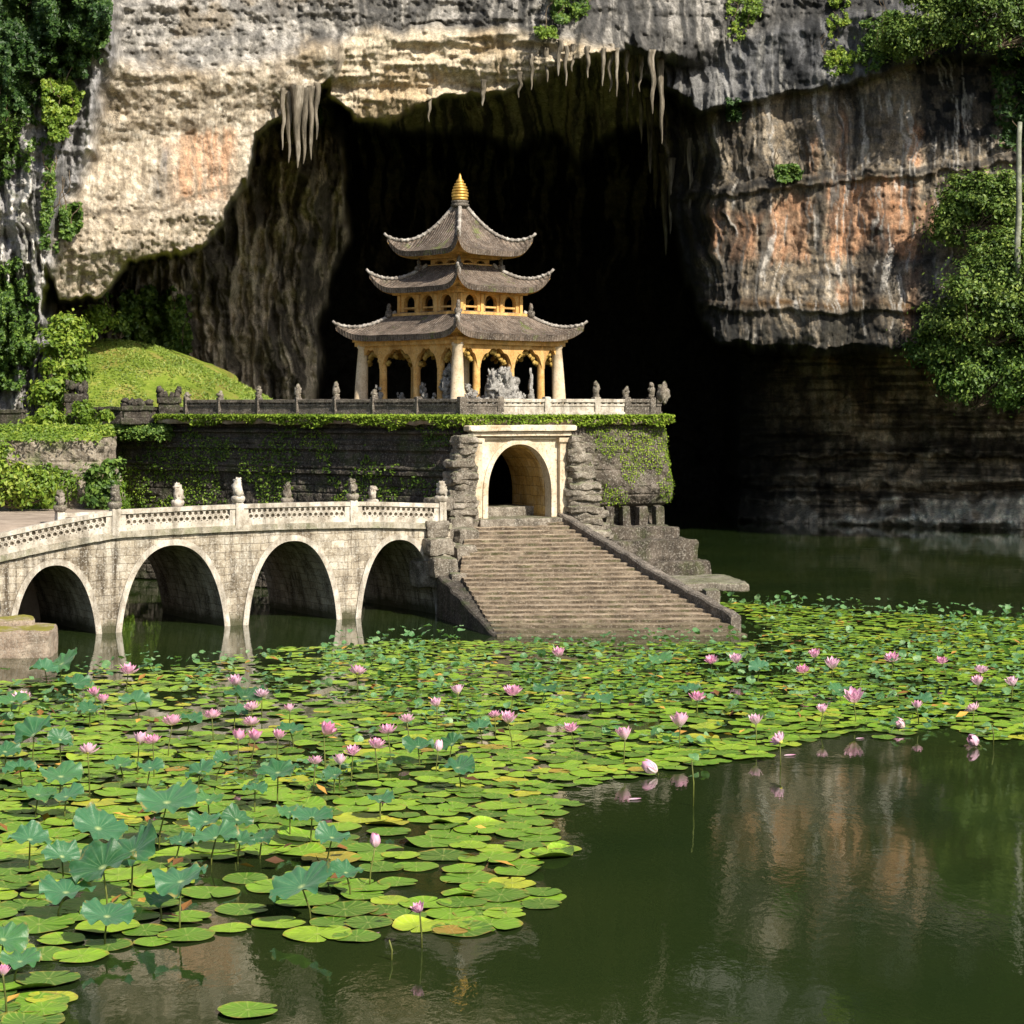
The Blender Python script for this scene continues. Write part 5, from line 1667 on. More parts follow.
Yt = cy(960, 30)
bush("cliff_bush", "feathery olive bush growing on top of the dark slab", "bush", [(930, 22, Yt - 1.5, 34, 32), (900, 40, Yt - 1.2, 22, 22)], 14000, 0.105, LEAF_SN, 1)
bush("cliff_bush", "large sunlit bush filling the top right corner", "bush", [(990, 4, Yt - 2.5, 46, 46), (1040, 10, Yt - 2.5, 40, 44), (968, -10, Yt - 2, 34, 34)], 24000, 0.11, LEAF_SN, 2)
Ym = cy(990, 210)
bush("cliff_bush", "rounded grey green bush on the ledge beside the orange rock", "bush", [(975, 202, Ym - 2.2, 40, 30), (1010, 200, Ym - 2.5, 40, 34), (950, 224, Ym - 1.6, 22, 24), (1046, 210, Ym - 2.5, 34, 40)], 30000, 0.11, LEAF_SN, 3)
bush("cliff_bush", "largest bright leafy bush hanging over the shaded water at the right edge", "bush", [(985, 300, Ym - 4.0, 50, 48), (1030, 290, Ym - 4.5, 52, 60), (950, 330, Ym - 3.2, 36, 34), (1000, 256, Ym - 3.6, 36, 30)], 40000, 0.11, LEAF_SN, 4)
bush("cliff_bush", "darker green bush hanging lowest over the brown rock at the right edge", "bush", [(975, 372, Ym - 3.4, 52, 36), (1030, 370, Ym - 3.8, 48, 46), (930, 352, Ym - 2.6, 24, 22)], 26000, 0.11, LEAF_MD, 5)

# bare pale trunk at the right edge
b = MB(); a = W(1017, 250, Ym - 5.5); e = W(1020, 122, Ym - 5.3)
b.tube([a + Vector((0.1, 0, -1.5)), a, a.lerp(e, .3) + Vector((0.05, 0, 0)), a.lerp(e, .6), a.lerp(e, .85) + Vector((-0.03, 0, 0)), e], 0.15, 0.10, 10)
tag(b.build("bare_trunk", stone("pale_bark", (0.10, 0.11, 0.08), (0.22, 0.23, 0.17), (0.42, 0.43, 0.35), 3.0, 0.4, 0.3, (0.08, 0.09, 0.05), bump=0.5), None, True), "bare pale upright trunk rising out of the bushes at the right edge", "trunk")

# ---- garden at the left
bush("garden_bush", "tall bright creeper mound at the foot of the cliff by the grass slope", "bush", [(58, 352, 77.0, 16, 30), (70, 330, 77.5, 20, 16), (52, 395, 76.0, 16, 22), (44, 420, 75.0, 22, 12), (72, 374, 77.0, 12, 22)], 16000, 0.11, LEAF_LT, 11, root=W(56, 425, 76))
bush("garden_bush", "yellow green shrub at the crest of the grass slope", "bush", [(98, 318, 86, 14, 14), (84, 330, 85.5, 12, 10)], 2200, 0.12, LEAF_LT, 12)
bush("garden_bush", "small rounded shrub by the pale rocks above the slope", "bush", [(120, 326, 89, 8, 12), (103, 300, 90, 6, 18)], 1800, 0.12, LEAF_MD, 13)
bush("garden_bush", "low leafy shrub behind the pedestal beside the slope", "bush", [(84, 412, 74.6, 12, 10), (100, 418, 74.4, 18, 6)], 2600, 0.09, LEAF_LT, 14)


def hedge(label, p0, p1, z0, z1, w, n, mat, seed):
    rng = np.random.default_rng(500 + seed)
    a, c = np.array(p0), np.array(p1); t = rng.random(n)
    d = (c - a) / np.linalg.norm(c - a); nn = np.array([-d[1], d[0]])
    h = rng.random(n); wgt = rng.normal(0, 0.42, n) * w
    top = z1 + 0.06 * (fbm(t * 14, t * 0 + 1, 3, seed) - 0.5) * 2 - 0.3 * np.abs(wgt)
    P = np.concatenate([a + (c - a) * t[:, None] + nn * wgt[:, None], (z0 + (top - z0) * h ** 0.6)[:, None]], 1)
    o = thing("hedge", label, "hedge", (*((a + c) / 2), z0))
    child(put("foliage", leaves_mesh("foliage", P, np.tile([0.1, -0.6, 0.8], (n, 1)), 0.075, 1.5, 0.7, rng), mat), o)
    b = MB()
    for i in range(14):
        q = a + (c - a) * ((i + .5) / 14); b.tube([(q[0], q[1], z0 - 0.05), (q[0] + .05, q[1], (z0 + z1) / 2), (q[0], q[1] - .03, z1 - .08)], 0.02, 0.01, 5)
    child(b.build("stem", TWIG), o)


hedge("long low clipped hedge along the top of the ivy covered wall", (-19.5, 67.1), (-13.3, 68.0), 5.05, 5.28, 0.9, 9000, LEAF_LT, 1)
hedge("second clipped hedge further back, below the stone pedestals", (-18, 70.4), (-13.7, 72.0), 5.1, 5.52, 0.7, 7000, LEAF_LT, 2)
hedge("shaded hedge hanging over the wall end beside the terrace", (-15.5, 76.0), (-12.0, 73.6), 4.9, 5.5, 0.6, 5000, LEAF_MD, 3)
bush("garden_bush", "deep green shrub in the shade behind the bridge post", "bush", [(100, 488, 66.5, 13, 22), (112, 470, 68, 10, 14)], 2600, 0.11, LEAF_MD, 15, root=W(100, 512, 66.6))
bush("garden_bush", "leafy shrub growing on the road edge against the ivy wall", "bush", [(14, 482, 65.6, 26, 22), (44, 488, 65.8, 14, 16), (-14, 470, 65.6, 24, 28)], 6000, 0.10, LEAF_LT, 16, root=W(14, 508, 65.6))

# stone pedestals and low garden walls with carved tops
def pedestal(label, px, py0, py1, Y, wpx, seed, tuft=True):
    o = thing("stone_pedestal", label, "pedestal", tuple(W(px, py0, Y)))
    w = wpx / F * Y; z0 = W(px, py0, Y).z; z1 = W(px, py1, Y).z; x = W(px, py0, Y).x
    b = MB(); h = (z1 - z0)
    b.rough((x, Y, z0 + h * 0.12), (w * 1.1, 0.8, h * 0.24 + .02), 0.2, seed, 0.03, 3, 7, 0.08)
    b.rough((x, Y, z0 + h * 0.40), (w * 0.94, 0.65, h * 0.36), 0.2, seed + 1, 0.03, 3, 7, 0.08)
    b.rough((x, Y, z0 + h * 0.66), (w * 1.08, 0.78, h * 0.2), 0.2, seed + 2, 0.03, 3, 7, 0.08)
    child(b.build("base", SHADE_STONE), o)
    b = MB(); r = random.Random(seed)
    for i in range(9):
        b.blob((x + (r.random() - .5) * w * 0.9, Y + (r.random() - .5) * 0.3, z0 + h * (0.8 + 0.2 * r.random())), (w * 0.14, 0.14, h * 0.13), seed + i, 0.6, 2.2, 10, 8)
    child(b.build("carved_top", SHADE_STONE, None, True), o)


pedestal("tall weathered stone pedestal beside the creeper mound", 76, 424, 384, 75.5, 22, 400)
pedestal("carved stone pedestal with lumpy crest between garden walls, next to the hedge", 137, 424, 400, 74.5, 30, 410)
pedestal("taller dark carved pedestal nearest to the terrace balustrade", 169, 421, 390, 75.0, 22, 420)
def low_wall(label, p0, p1, z0, z1, seed):
    a, c = Vector(p0), Vector(p1); d = c - a; mid = (a + c) / 2
    b = MB()
    b.rough((mid.x, mid.y, (z0 + z1) / 2), (d.length, 0.3, z1 - z0), math.atan2(d.y, d.x), seed, 0.03, 3, 10, 0.03)
    b.rough((mid.x, mid.y, z1), (d.length + .1, 0.42, 0.12), math.atan2(d.y, d.x), seed + 1, 0.03, 3, 10, 0.05)
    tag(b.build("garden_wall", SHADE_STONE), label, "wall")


low_wall("low dark garden wall at the foot of the grass slope", W(84, 410, 76.5).xy, W(123, 410, 75.6).xy, 5.1, 6.05, 430)
low_wall("short dark wall piece joining the two carved pedestals", W(150, 410, 74.9).xy, W(184, 410, 75.2).xy, 5.1, 6.05, 440)
low_wall("low dark wall at the left edge under the olive creeper", W(-30, 410, 76.0).xy, W(24, 410, 75.4).xy, 5.1, 5.95, 450)
# ------------------------------------------------------------------ lily pads, lotus leaves, lotus flowers
def pad_material(name, stuff=False):
    m = Mat(name)
    oi = m.n("ShaderNodeObjectInfo"); g = m.n("ShaderNodeNewGeometry")
    rnd = g.outputs["Random Per Island"] if stuff else oi.outputs["Random"]
    uv = m.coord("UV")
    sx = m.n("ShaderNodeSeparateXYZ"); m.link(uv, sx.inputs[0])
    ang = m.math('ARCTAN2', sx.outputs[1], sx.outputs[0])
    vein = m.math('POWER', m.math('ABSOLUTE', m.math('COSINE', m.math('MULTIPLY', ang, 8.0))), 14.0)
    ln_ = m.n("ShaderNodeVectorMath", operation='LENGTH'); m.link(uv, ln_.inputs[0]); rad = ln_.outputs["Value"]
    p = m.coord("Position")
    base = m.ramp(rnd, [(0.0, (0.035, 0.095, 0.010)), (0.25, (0.085, 0.20, 0.014)), (0.6, (0.17, 0.33, 0.016)), (0.88, (0.26, 0.40, 0.025)), (0.975, (0.42, 0.40, 0.03)), (0.992, (0.30, 0.17, 0.03))])
    c = m.mix(m.ramp(m.noise(p, 3.0, 6, 0.7), [(0.42, 0), (0.66, 0.6)]), base, (0.10, 0.17, 0.02))
    c = m.mix(m.math('MULTIPLY', vein, 0.28), c, (0.42, 0.48, 0.12))
    edge = m.math('MULTIPLY', m.ramp(rad, [(0.86, 0), (0.99, 1)]), m.ramp(m.noise(p, 5, 4, 0.7), [(0.45, 0), (0.6, 1)]))
    c = m.mix(m.math('MULTIPLY', edge, 0.8), c, (0.30, 0.20, 0.04))
    spots = m.ramp(m.noise(p, 22, 3, 0.7), [(0.64, 0), (0.70, 1)])
    c = m.mix(m.math('MULTIPLY', spots, 0.6), c, (0.10, 0.07, 0.02))
    c = m.mix(m.ramp(rad, [(0.02, 0.5), (0.12, 0.0)]), c, (0.45, 0.46, 0.15))
    nb = m.bump(vein, 0.35, 0.012); nb = m.bump(m.noise(p, 14, 5, 0.7), 0.35, 0.02, nb)
    return m.done(c, nb, 0.36, 0.5)


PAD_M = pad_material("lily_pad_skin"); PADS_M = pad_material("lily_pad_skin_far", True)


def leaf_material(name, stuff=False):
    m = Mat(name)
    g = m.n("ShaderNodeNewGeometry"); oi = m.n("ShaderNodeObjectInfo")
    rnd = g.outputs["Random Per Island"] if stuff else oi.outputs["Random"]
    uv = m.coord("UV"); sx = m.n("ShaderNodeSeparateXYZ"); m.link(uv, sx.inputs[0])
    ang = m.math('ARCTAN2', sx.outputs[1], sx.outputs[0])
    vein = m.math('POWER', m.math('ABSOLUTE', m.math('COSINE', m.math('MULTIPLY', ang, 9.0))), 18.0)
    ln_ = m.n("ShaderNodeVectorMath", operation='LENGTH'); m.link(uv, ln_.inputs[0]); rad = ln_.outputs["Value"]
    p = m.coord("Position")
    base = m.ramp(rnd, [(0.0, (0.03, 0.10, 0.02)), (0.4, (0.07, 0.19, 0.05)), (0.75, (0.13, 0.27, 0.09)), (1.0, (0.24, 0.36, 0.16))] if stuff else [(0.0, (0.016, 0.075, 0.018)), (0.35, (0.032, 0.125, 0.045)), (0.7, (0.048, 0.155, 0.07)), (1.0, (0.06, 0.17, 0.03))])
    c = m.mix(m.ramp(m.noise(p, 5, 5, 0.7), [(0.42, 0), (0.66, 0.45)]), base, (0.085, 0.20, 0.11))
    c = m.mix(m.math('MULTIPLY', m.math('MULTIPLY', vein, m.ramp(rad, [(0.2, 1), (0.95, 0.15)])), 0.32), c, (0.26, 0.38, 0.18))
    c = m.mix(m.ramp(rad, [(0.03, 0.8), (0.16, 0.0)]), c, (0.45, 0.52, 0.22))
    c = m.mix(m.math('MULTIPLY', m.ramp(rad, [(0.9, 0), (1.0, 1)]), m.ramp(m.noise(p, 7, 3, 0.7), [(0.5, 0), (0.6, 0.8)])), c, (0.30, 0.22, 0.05))
    nb = m.bump(vein, 0.15, 0.01); nb = m.bump(m.noise(p, 9, 5, 0.7), 0.5, 0.03, nb)
    m.done(c, nb, 0.42, 0.5)
    m.b.inputs["Sheen Weight"].default_value = 0.12
    m.b.inputs["Sheen Tint"].default_value = (0.7, 0.9, 0.85, 1)
    tr = m.n("ShaderNodeBsdfTranslucent"); m.link(m.mix(0.5, c, (0.25, 0.45, 0.03)), tr.inputs[0])
    mx = m.n("ShaderNodeMixShader"); mx.inputs[0].default_value = 0.25
    m.link(m.b.outputs[0], mx.inputs[1]); m.link(tr.outputs[0], mx.inputs[2]); m.link(mx.outputs[0], m.out.inputs[0])
    return m.m


LEAF_M = leaf_material("lotus_leaf_skin"); LEAFS_M = leaf_material("lotus_leaf_skin_far", True)
m = Mat("lotus_stem_skin")
STEM_M = m.done(m.ramp(m.noise(m.coord("Position"), 6, 4, 0.6), [(0.3, (0.05, 0.055, 0.012)), (0.7, (0.15, 0.17, 0.035))]), None, 0.6)


def pad_arrays(seed, nr=5, na=44, rim=0.03, wave=0.02, notch=True):
    r_ = np.random.default_rng(seed)
    a = np.linspace(0.05, 2 * math.pi - 0.05, na) if notch else np.linspace(0, 2 * math.pi, na, endpoint=False)
    ph = r_.uniform(0, 6.28, 4)
    rr = np.array([0.0, 0.3, 0.6, 0.85, 0.96, 1.0])[:nr + 1] if nr >= 5 else np.linspace(0, 1, nr + 1)
    ed = 1 + 0.022 * np.sin(2 * a + ph[0]) + 0.012 * np.sin(5 * a + ph[1]) + 0.008 * np.sin(11 * a + ph[2])
    if notch: ed = ed * (1 - 0.25 * np.exp(-(np.minimum(a, 2 * math.pi - a) / 0.12) ** 2))
    R = rr[:, None] * ed[None]
    Z = rim * np.clip(rr - 0.80, 0, 1)[:, None] * 5 * (1 + 0.6 * np.sin(2 * a + ph[3]))[None] * 0.6 + wave * (rr ** 2)[:, None] * np.sin(4 * a + ph[1])[None]
    X, Yv = R * np.cos(a), R * np.sin(a)
    V = np.stack([X, Yv, Z], -1)
    n = len(a); idx = np.arange(V.shape[0] * n).reshape(V.shape[0], n)
    if not notch: idx = np.concatenate([idx, idx[:, :1]], 1)
    Fc = np.stack([idx[:-1, :-1], idx[1:, :-1], idx[1:, 1:], idx[:-1, 1:]], -1).reshape(-1, 4)
    return V.reshape(-1, 3), Fc


def cup_arrays(seed, depth=0.22, nr=7, na=54, ruff=0.09):
    """Raised lotus leaf: dished in the middle, rim ruffled and drooping."""
    r_ = np.random.default_rng(seed); ph = r_.uniform(0, 6.28, 6)
    a = np.linspace(0, 2 * math.pi, na, endpoint=False)
    rr = np.linspace(0, 1, nr + 1) ** 0.85
    ed = 1 + 0.05 * np.sin(2 * a + ph[0]) + 0.04 * np.sin(3 * a + ph[1]) + 0.03 * np.sin(7 * a + ph[2]) + 0.018 * np.sin(17 * a + ph[5])
    R = rr[:, None] * ed[None]
    Z = depth * (rr ** 1.3 - 0.9 * np.clip(rr - 0.55, 0, 1) ** 1.5)[:, None] + ruff * (rr ** 3)[:, None] * (0.8 * np.sin(3 * a + ph[3]) + 0.7 * np.sin(8 * a + ph[4]) + 0.5 * np.sin(13 * a + ph[2]))[None]
    Z = Z + (rr ** 2)[:, None] * (r_.uniform(-0.28, 0.12) * np.cos(2 * (a - ph[0])))[None]
    V = np.stack([R * np.cos(a), R * np.sin(a), Z], -1)
    idx = np.arange(V.shape[0] * na).reshape(V.shape[0], na); idx = np.concatenate([idx, idx[:, :1]], 1)
    Fc = np.stack([idx[:-1, :-1], idx[1:, :-1], idx[1:, 1:], idx[:-1, 1:]], -1).reshape(-1, 4)
    return V.reshape(-1, 3), Fc


def disc_mesh(name, V, Fc):
    return raw_mesh(name, V, Fc, V[:, :2][Fc.ravel()], True)


PADP = [(52, 676), (130, 660), (180, 668), (250, 650), (350, 645), (440, 640), (496, 641), (560, 644), (745, 642), (768, 630), (712, 602), (780, 605), (900, 613), (1075, 621), (1300, 632),
        (1300, 722), (1075, 738), (985, 742), (940, 728), (880, 742), (868, 732), (800, 744), (775, 757), (690, 769), (640, 778), (590, 786), (545, 798), (585, 806), (545, 826), (578, 852), (545, 872), (566, 900), (505, 936), (400, 932), (370, 944), (300, 942), (240, 938), (100, 952),
        (70, 975), (66, 1012), (0, 1040), (-60, 1040), (-240, 1000), (-240, 700), (-60, 690)]
wp = np.array([[*G(px, py).xy] for px, py in PADP])
lo, hi = wp.min(0), wp.max(0)
rng = np.random.default_rng(42)
cell = 0.5; gridh = {}
pads = []
tries = rng.random((130000, 2)) * (hi - lo) + lo
sdw = sdpoly(tries[:, 0], tries[:, 1], wp)
gapn = fbm(tries[:, 0] / 1.7, tries[:, 1] / 2.4, 4, 81)
for (x, y), sd, gn in zip(tries, sdw, gapn):
    if sd > -0.12: continue
    py = HZ + F * EYE / y; px = 512 + F * x / y
    if px < -250 or px > 1310: continue
    rad = rng.uniform(0.10, 0.25) if y > 43 else (rng.uniform(0.17, 0.36) if y > 32 else rng.uniform(0.24, 0.42))
    if sd > -rad * 0.8: rad = max(0.22, rad * 0.8)
    keep = 0.74 if y > 43 else 0.70
    thr = 0.40
    if px < 340 and py < 770: thr = 0.56 - 0.10 * (py > 720)
    if 150 < px < 285 and py < 720: thr = 0.66
    if px < 300 and py > 930 and sd > -0.5: thr = 0.47
    if gn < thr and rng.random() < 0.93: continue
    ci, cj = int(x / cell), int(y / cell); ok = True
    for i in range(ci - 2, ci + 3):
        for j in range(cj - 2, cj + 3):
            for (qx, qy, qr) in gridh.get((i, j), ()):
                if (qx - x) ** 2 + (qy - y) ** 2 < ((qr + rad) * keep) ** 2: ok = False; break
            if not ok: break
        if not ok: break
    if not ok: continue
    gridh.setdefault((ci, cj), []).append((x, y, rad)); pads.append((x, y, rad, px, py))
# pads the photo shows apart from the mass
SINGLES = [(248, 1012, 31), (34, 1004, 36), (26, 985, 34), (462, 852 + 78, 32), (480, 914, 27), (540, 898, 26), (553, 854, 23), (28, 1022, 36)]
for px, py, hw in SINGLES:
    q = G(px, py); pads.append((q.x, q.y, hw / F * q.y, px, py))
inview = [q for q in pads if -25 < q[3] < 1049 and q[4] < 1036]
inview.sort(key=lambda q: -(q[2] / q[1]) ** 2 * (1 / q[1]))
single_keys = {(round(G(px, py).x, 3), round(G(px, py).y, 3)) for px, py, hw in SINGLES[:1]}
big = inview[:292]
bigset = set(id(q) for q in big)
rest = [q for q in pads if id(q) not in bigset]
def curled(i):
    V, Fc = pad_arrays(900 + i, 5, 46, 0.035, 0.018)
    if i in (3, 8):       # one side curling up out of the water
        a = i * 1.3; t = np.clip(V[:, 0] * math.cos(a) + V[:, 1] * math.sin(a) - 0.45, 0, 1)
        V[:, 2] += 0.5 * t ** 1.6; V[:, :2] -= np.outer(0.2 * t ** 2, [math.cos(a), math.sin(a)])
    return V, Fc


PM = [disc_mesh("lily_pad", *curled(i)) for i in range(13)]
for me in PM: me.materials.append(PAD_M)
for i, (x, y, r_, px, py) in enumerate(big):
    o = bpy.data.objects.new("lily_pad", PM[i % 13]); COL.objects.link(o)
    o.location = (x, y, 0.008 + 0.018 * rng.random()); o.scale = (r_, r_, r_)
    o.rotation_euler = (rng.normal(0, 0.014), rng.normal(0, 0.014), rng.uniform(0, 6.28))
    if (round(x, 3), round(y, 3)) in single_keys:
        tag(o, "lone lily pad floating on open dark water at the bottom edge, apart from all others", "lily pad", "lily pads floating on the near water")
    else:
        tag(o, "round yellow green lily pad floating among its neighbours on the near water", "lily pad", "lily pads floating on the near water")
Vs, Fs, UVs = [], [], []; off = 0
lod = [pad_arrays(950 + i, 3, 20, 0.05, 0.03) for i in range(8)]
for i, (x, y, r_, px, py) in enumerate(rest):
    V, Fc = lod[i % 8]
    a = rng.uniform(0, 6.28); ca_, sa_ = math.cos(a), math.sin(a)
    tx, ty = rng.normal(0, 0.03, 2)
    X = (V[:, 0] * ca_ - V[:, 1] * sa_); Y2 = (V[:, 0] * sa_ + V[:, 1] * ca_)
    Z = V[:, 2] + X * tx + Y2 * ty
    Vs.append(np.stack([x + X * r_, y + Y2 * r_, 0.010 + 0.02 * rng.random() + Z * r_], -1)); Fs.append(Fc + off); off += len(V)
    UVs.append(V[:, :2][Fc.ravel()])
me = raw_mesh("lily_pads", np.concatenate(Vs), np.concatenate(Fs), np.concatenate(UVs), True)
tag(put("lily_pad_cover", me, PADS_M), "far spread of small lily pads covering the pond below the stairway", "lily pads", kind="stuff")

# small raised leaves crowding the far water
n = 3600
c = rng.random((n * 4, 2)) * (hi - lo) + lo
sd = sdpoly(c[:, 0], c[:, 1], wp); py_ = HZ + F * EYE / c[:, 1]; px_ = 512 + F * c[:, 0] / c[:, 1]
dn = fbm(c[:, 0] / 2.2, c[:, 1] / 2.2, 3, 85)
k = (sd < -0.05) & (px_ > -200) & (px_ < 1280) & (dn > 0.42 + 0.16 * sstep(690, 760, py_)) & (py_ < 790) & ~((px_ < 320) & (py_ < 740) & (dn < 0.52))
c = c[k][:n]
cups = [cup_arrays(970 + i, 0.25, 3, 16, 0.10) for i in range(8)]
Vs, Fs, UVs = [], [], []; off = 0; st = MB()
for i, (x, y) in enumerate(c):
    V, Fc = cups[i % 8]; r_ = rng.uniform(0.04, 0.11); z = rng.uniform(0.06, 0.42) * (0.55 + 0.45 * (y > 45))
    M_ = (Matrix.Rotation(rng.uniform(0, 6.28), 3, 'Z') @ Matrix.Rotation(abs(rng.normal(0.2, 0.38)), 3, 'X') @ Matrix.Rotation(rng.uniform(0, 6.28), 3, 'Z'))
    Vt = V @ np.array(M_).T * r_ + [x, y, z]
    Vs.append(Vt); Fs.append(Fc + off); off += len(V); UVs.append(V[:, :2][Fc.ravel()])
me = raw_mesh("lotus_leaf_cover", np.concatenate(Vs), np.concatenate(Fs), np.concatenate(UVs), True)
far_l = tag(put("lotus_leaf_cover", me, LEAFS_M), "crowd of small upright lotus leaves glinting over the far lily pads", "lotus leaves", kind="stuff")

# withered scraps among the pads
n = 1300
c = rng.random((n * 2, 2)) * (hi - lo) + lo
sd = sdpoly(c[:, 0], c[:, 1], wp); k = sd < -0.3; c = c[k]
clump = fbm(c[:, 0] / 1.2, c[:, 1] / 1.2, 3, 88); c = c[clump > 0.53][:n]
m = Mat("withered_leaf")
g = m.n("ShaderNodeNewGeometry")
WITH = m.done(m.ramp(g.outputs["Random Per Island"], [(0.1, (0.07, 0.03, 0.012)), (0.5, (0.22, 0.10, 0.025)), (0.9, (0.48, 0.28, 0.05))]), None, 0.8)
P = np.concatenate([c, (0.05 + 0.10 * rng.random((len(c), 1)))], 1)
tag(put("withered_leaves", leaves_mesh("withered_leaves", P, np.tile([0, 0, 1.0], (len(c), 1)), 0.11, 2.0, 0.3, rng), WITH), "brown withered leaf scraps caught between the lily pads", "withered leaves", kind="stuff")

# ---- raised lotus leaves
CM = [disc_mesh("lotus_leaf", *cup_arrays(1000 + i, 0.36, 10, 84, 0.135)) for i in range(7)]
for me in CM: me.materials.append(LEAF_M)
GL = "raised lotus leaves standing over the pads"
RAISED = [  # px, py of the leaf centre, half width in px, stem height, tilt towards the viewer, roll, own label
    (167, 803, 30, 0.62, 0.50, 0.05, "scalloped blue green lotus leaf held highest on a straight stem, left of centre pads"),
    (98, 829, 27, 0.62, 0.62, 0.3, "upright lit green lotus leaf showing its pale radiating ribs, behind two overlapping leaves"),
    (133, 852, 30, 0.58, 0.72, -0.45, "big tilted lotus leaf with pale rib, over the right edge of the leaf cluster"),
    (103, 868, 33, 0.50, 0.60, -0.25, "largest front lotus leaf of the cluster, wavy edged and facing the viewer"),
    (62, 857, 19, 0.52, 0.65, 0.4, "smaller folded lotus leaf at the left side of the leaf cluster"),
    (181, 882, 27, 0.50, 0.45, -0.15, "pale blue green lotus leaf on two stems right of the leaf cluster"),
    (107, 917, 26, 0.32, 0.42, 0.1, "shallow bowl shaped lotus leaf close above the water near the front pads"),
    (66, 893, 26, 0.30, 0.30, 0.1, "flat dark teal lotus leaf left of the front bowl shaped leaf"),
    (302, 887, 31, 0.40, 0.52, -0.35, "large blue green lotus leaf tilted to the right, alone over bright yellow pads"),
    (30, 840, 20, 0.40, 0.5, 0.2, None), (61, 777, 22, 0.45, 0.40, 0.1, "pale teal lotus leaf on twin stems under the flower near the left edge"),
    (34, 735, 24, 0.55, 0.55, -0.5, "drooping teal lotus leaf folded over near the left edge"), (60, 740, 13, 0.5, 0.8, 0.5, None),
    (38, 795, 18, 0.35, 0.3, 0.1, None), (66, 797, 18, 0.3, 0.3, -0.1, None), (278, 773, 20, 0.55, 0.45, -0.1, "pale teal lotus leaf on a tall thin stem right of the drooping pair"),
    (200, 772, 15, 0.5, 0.55, -0.4, None), (208, 800, 15, 0.4, 0.35, 0.1, None), (206, 822, 18, 0.38, 0.35, 0.0, None), (237, 820, 16, 0.45, 0.65, 0.4, None),
    (216, 838, 22, 0.36, 0.40, -0.1, None), (240, 842, 16, 0.30, 0.35, 0.1, None), (312, 818, 20, 0.40, 0.35, 0.0, "broad teal lotus leaf over the yellow pads left of the bud"), (332, 838, 18, 0.40, 0.45, 0.2, None),
    (346, 873, 17, 0.30, 0.40, 0.1, None), (290, 812, 14, 0.35, 0.3, 0, None), (458, 768, 18, 0.35, 0.4, -0.15, "dark green lotus leaf standing over the middle pads left of open water"),
    (418, 747, 17, 0.3, 0.35, 0.1, None), (452, 744, 14, 0.3, 0.5, -0.4, None), (12, 702, 16, 0.4, 0.4, 0, None), (75, 684, 16, 0.4, 0.3, 0.1, None), (135, 702, 17, 0.35, 0.3, 0.1, None),
    (62, 664, 18, 0.35, 0.6, -0.4, "folded bright lotus leaf just in front of the mossy stone ledge"), (45, 670, 14, 0.3, 0.4, 0.2, None), (245, 697, 20, 0.35, 0.3, 0, None), (235, 712, 14, 0.3, 0.3, 0, None),
    (5, 752, 16, 0.4, 0.45, 0.2, None), (3, 940, 24, 0.35, 0.5, 0.3, "grey green lotus leaf cut by the left picture edge above the lowest flower"), (20, 962, 20, 0.22, 0.3, 0.1, None),
    (160, 900, 16, 0.25, 0.25, 0, None), (262, 838, 14, 0.28, 0.3, 0, None), (180, 842, 14, 0.3, 0.35, 0, None), (150, 768, 14, 0.35, 0.35, 0.1, None), (120, 765, 14, 0.3, 0.3, 0, None),
    (225, 760, 12, 0.35, 0.4, 0, None), (255, 790, 13, 0.35, 0.3, 0, None), (335, 775, 13, 0.3, 0.3, 0, None), (380, 800, 14, 0.28, 0.25, 0, None), (600, 700, 13, 0.3, 0.35, 0, None), (545, 690, 12, 0.3, 0.35, 0, None),
    (690, 690, 12, 0.25, 0.3, 0, None), (920, 700, 12, 0.25, 0.3, 0, None), (660, 660, 12, 0.3, 0.5, 0, None), (760, 668, 12, 0.3, 0.5, 0, None), (840, 690, 12, 0.25, 0.3, 0, None), (480, 728, 13, 0.3, 0.3, 0, None),
    (190, 720, 13, 0.3, 0.3, 0, None), (290, 730, 13, 0.3, 0.35, 0, None), (20, 770, 16, 0.35, 0.3, 0, None), (90, 710, 13, 0.35, 0.4, 0, None)]
for i, (px, py, hw, hz_, tilt, roll, lab) in enumerate(RAISED):
    q = G(px, py, hz_); r_ = hw / F * q.y * 1.03
    o = thing("lotus_leaf", lab or "teal lotus leaf raised on a thin stem a little above the surrounding pads", "lotus leaf", (q.x, q.y, 0), 0, GL)
    bl = bpy.data.objects.new("blade", CM[i % 7]); COL.objects.link(bl); bl.parent = o
    bl.location = (0, 0, q.z); bl.scale = (r_, r_, r_ * 0.9)
    bl.rotation_euler = (Matrix.Rotation(roll, 3, 'Y') @ Matrix.Rotation(tilt * 0.52, 3, 'X') @ Matrix.Rotation(rng.uniform(0, 6.28), 3, 'Z')).to_euler()
    b = MB(); dx, dy = rng.normal(0, 0.06, 2)
    b.tube([(dx, dy, -0.15), (dx * .8, dy * .8, q.z * 0.35), (dx * 0.3, dy * .3, q.z * 0.75), (0, 0, q.z - 0.005)], 0.013, 0.010, 6)
    b.build("stem", STEM_M, o, True)

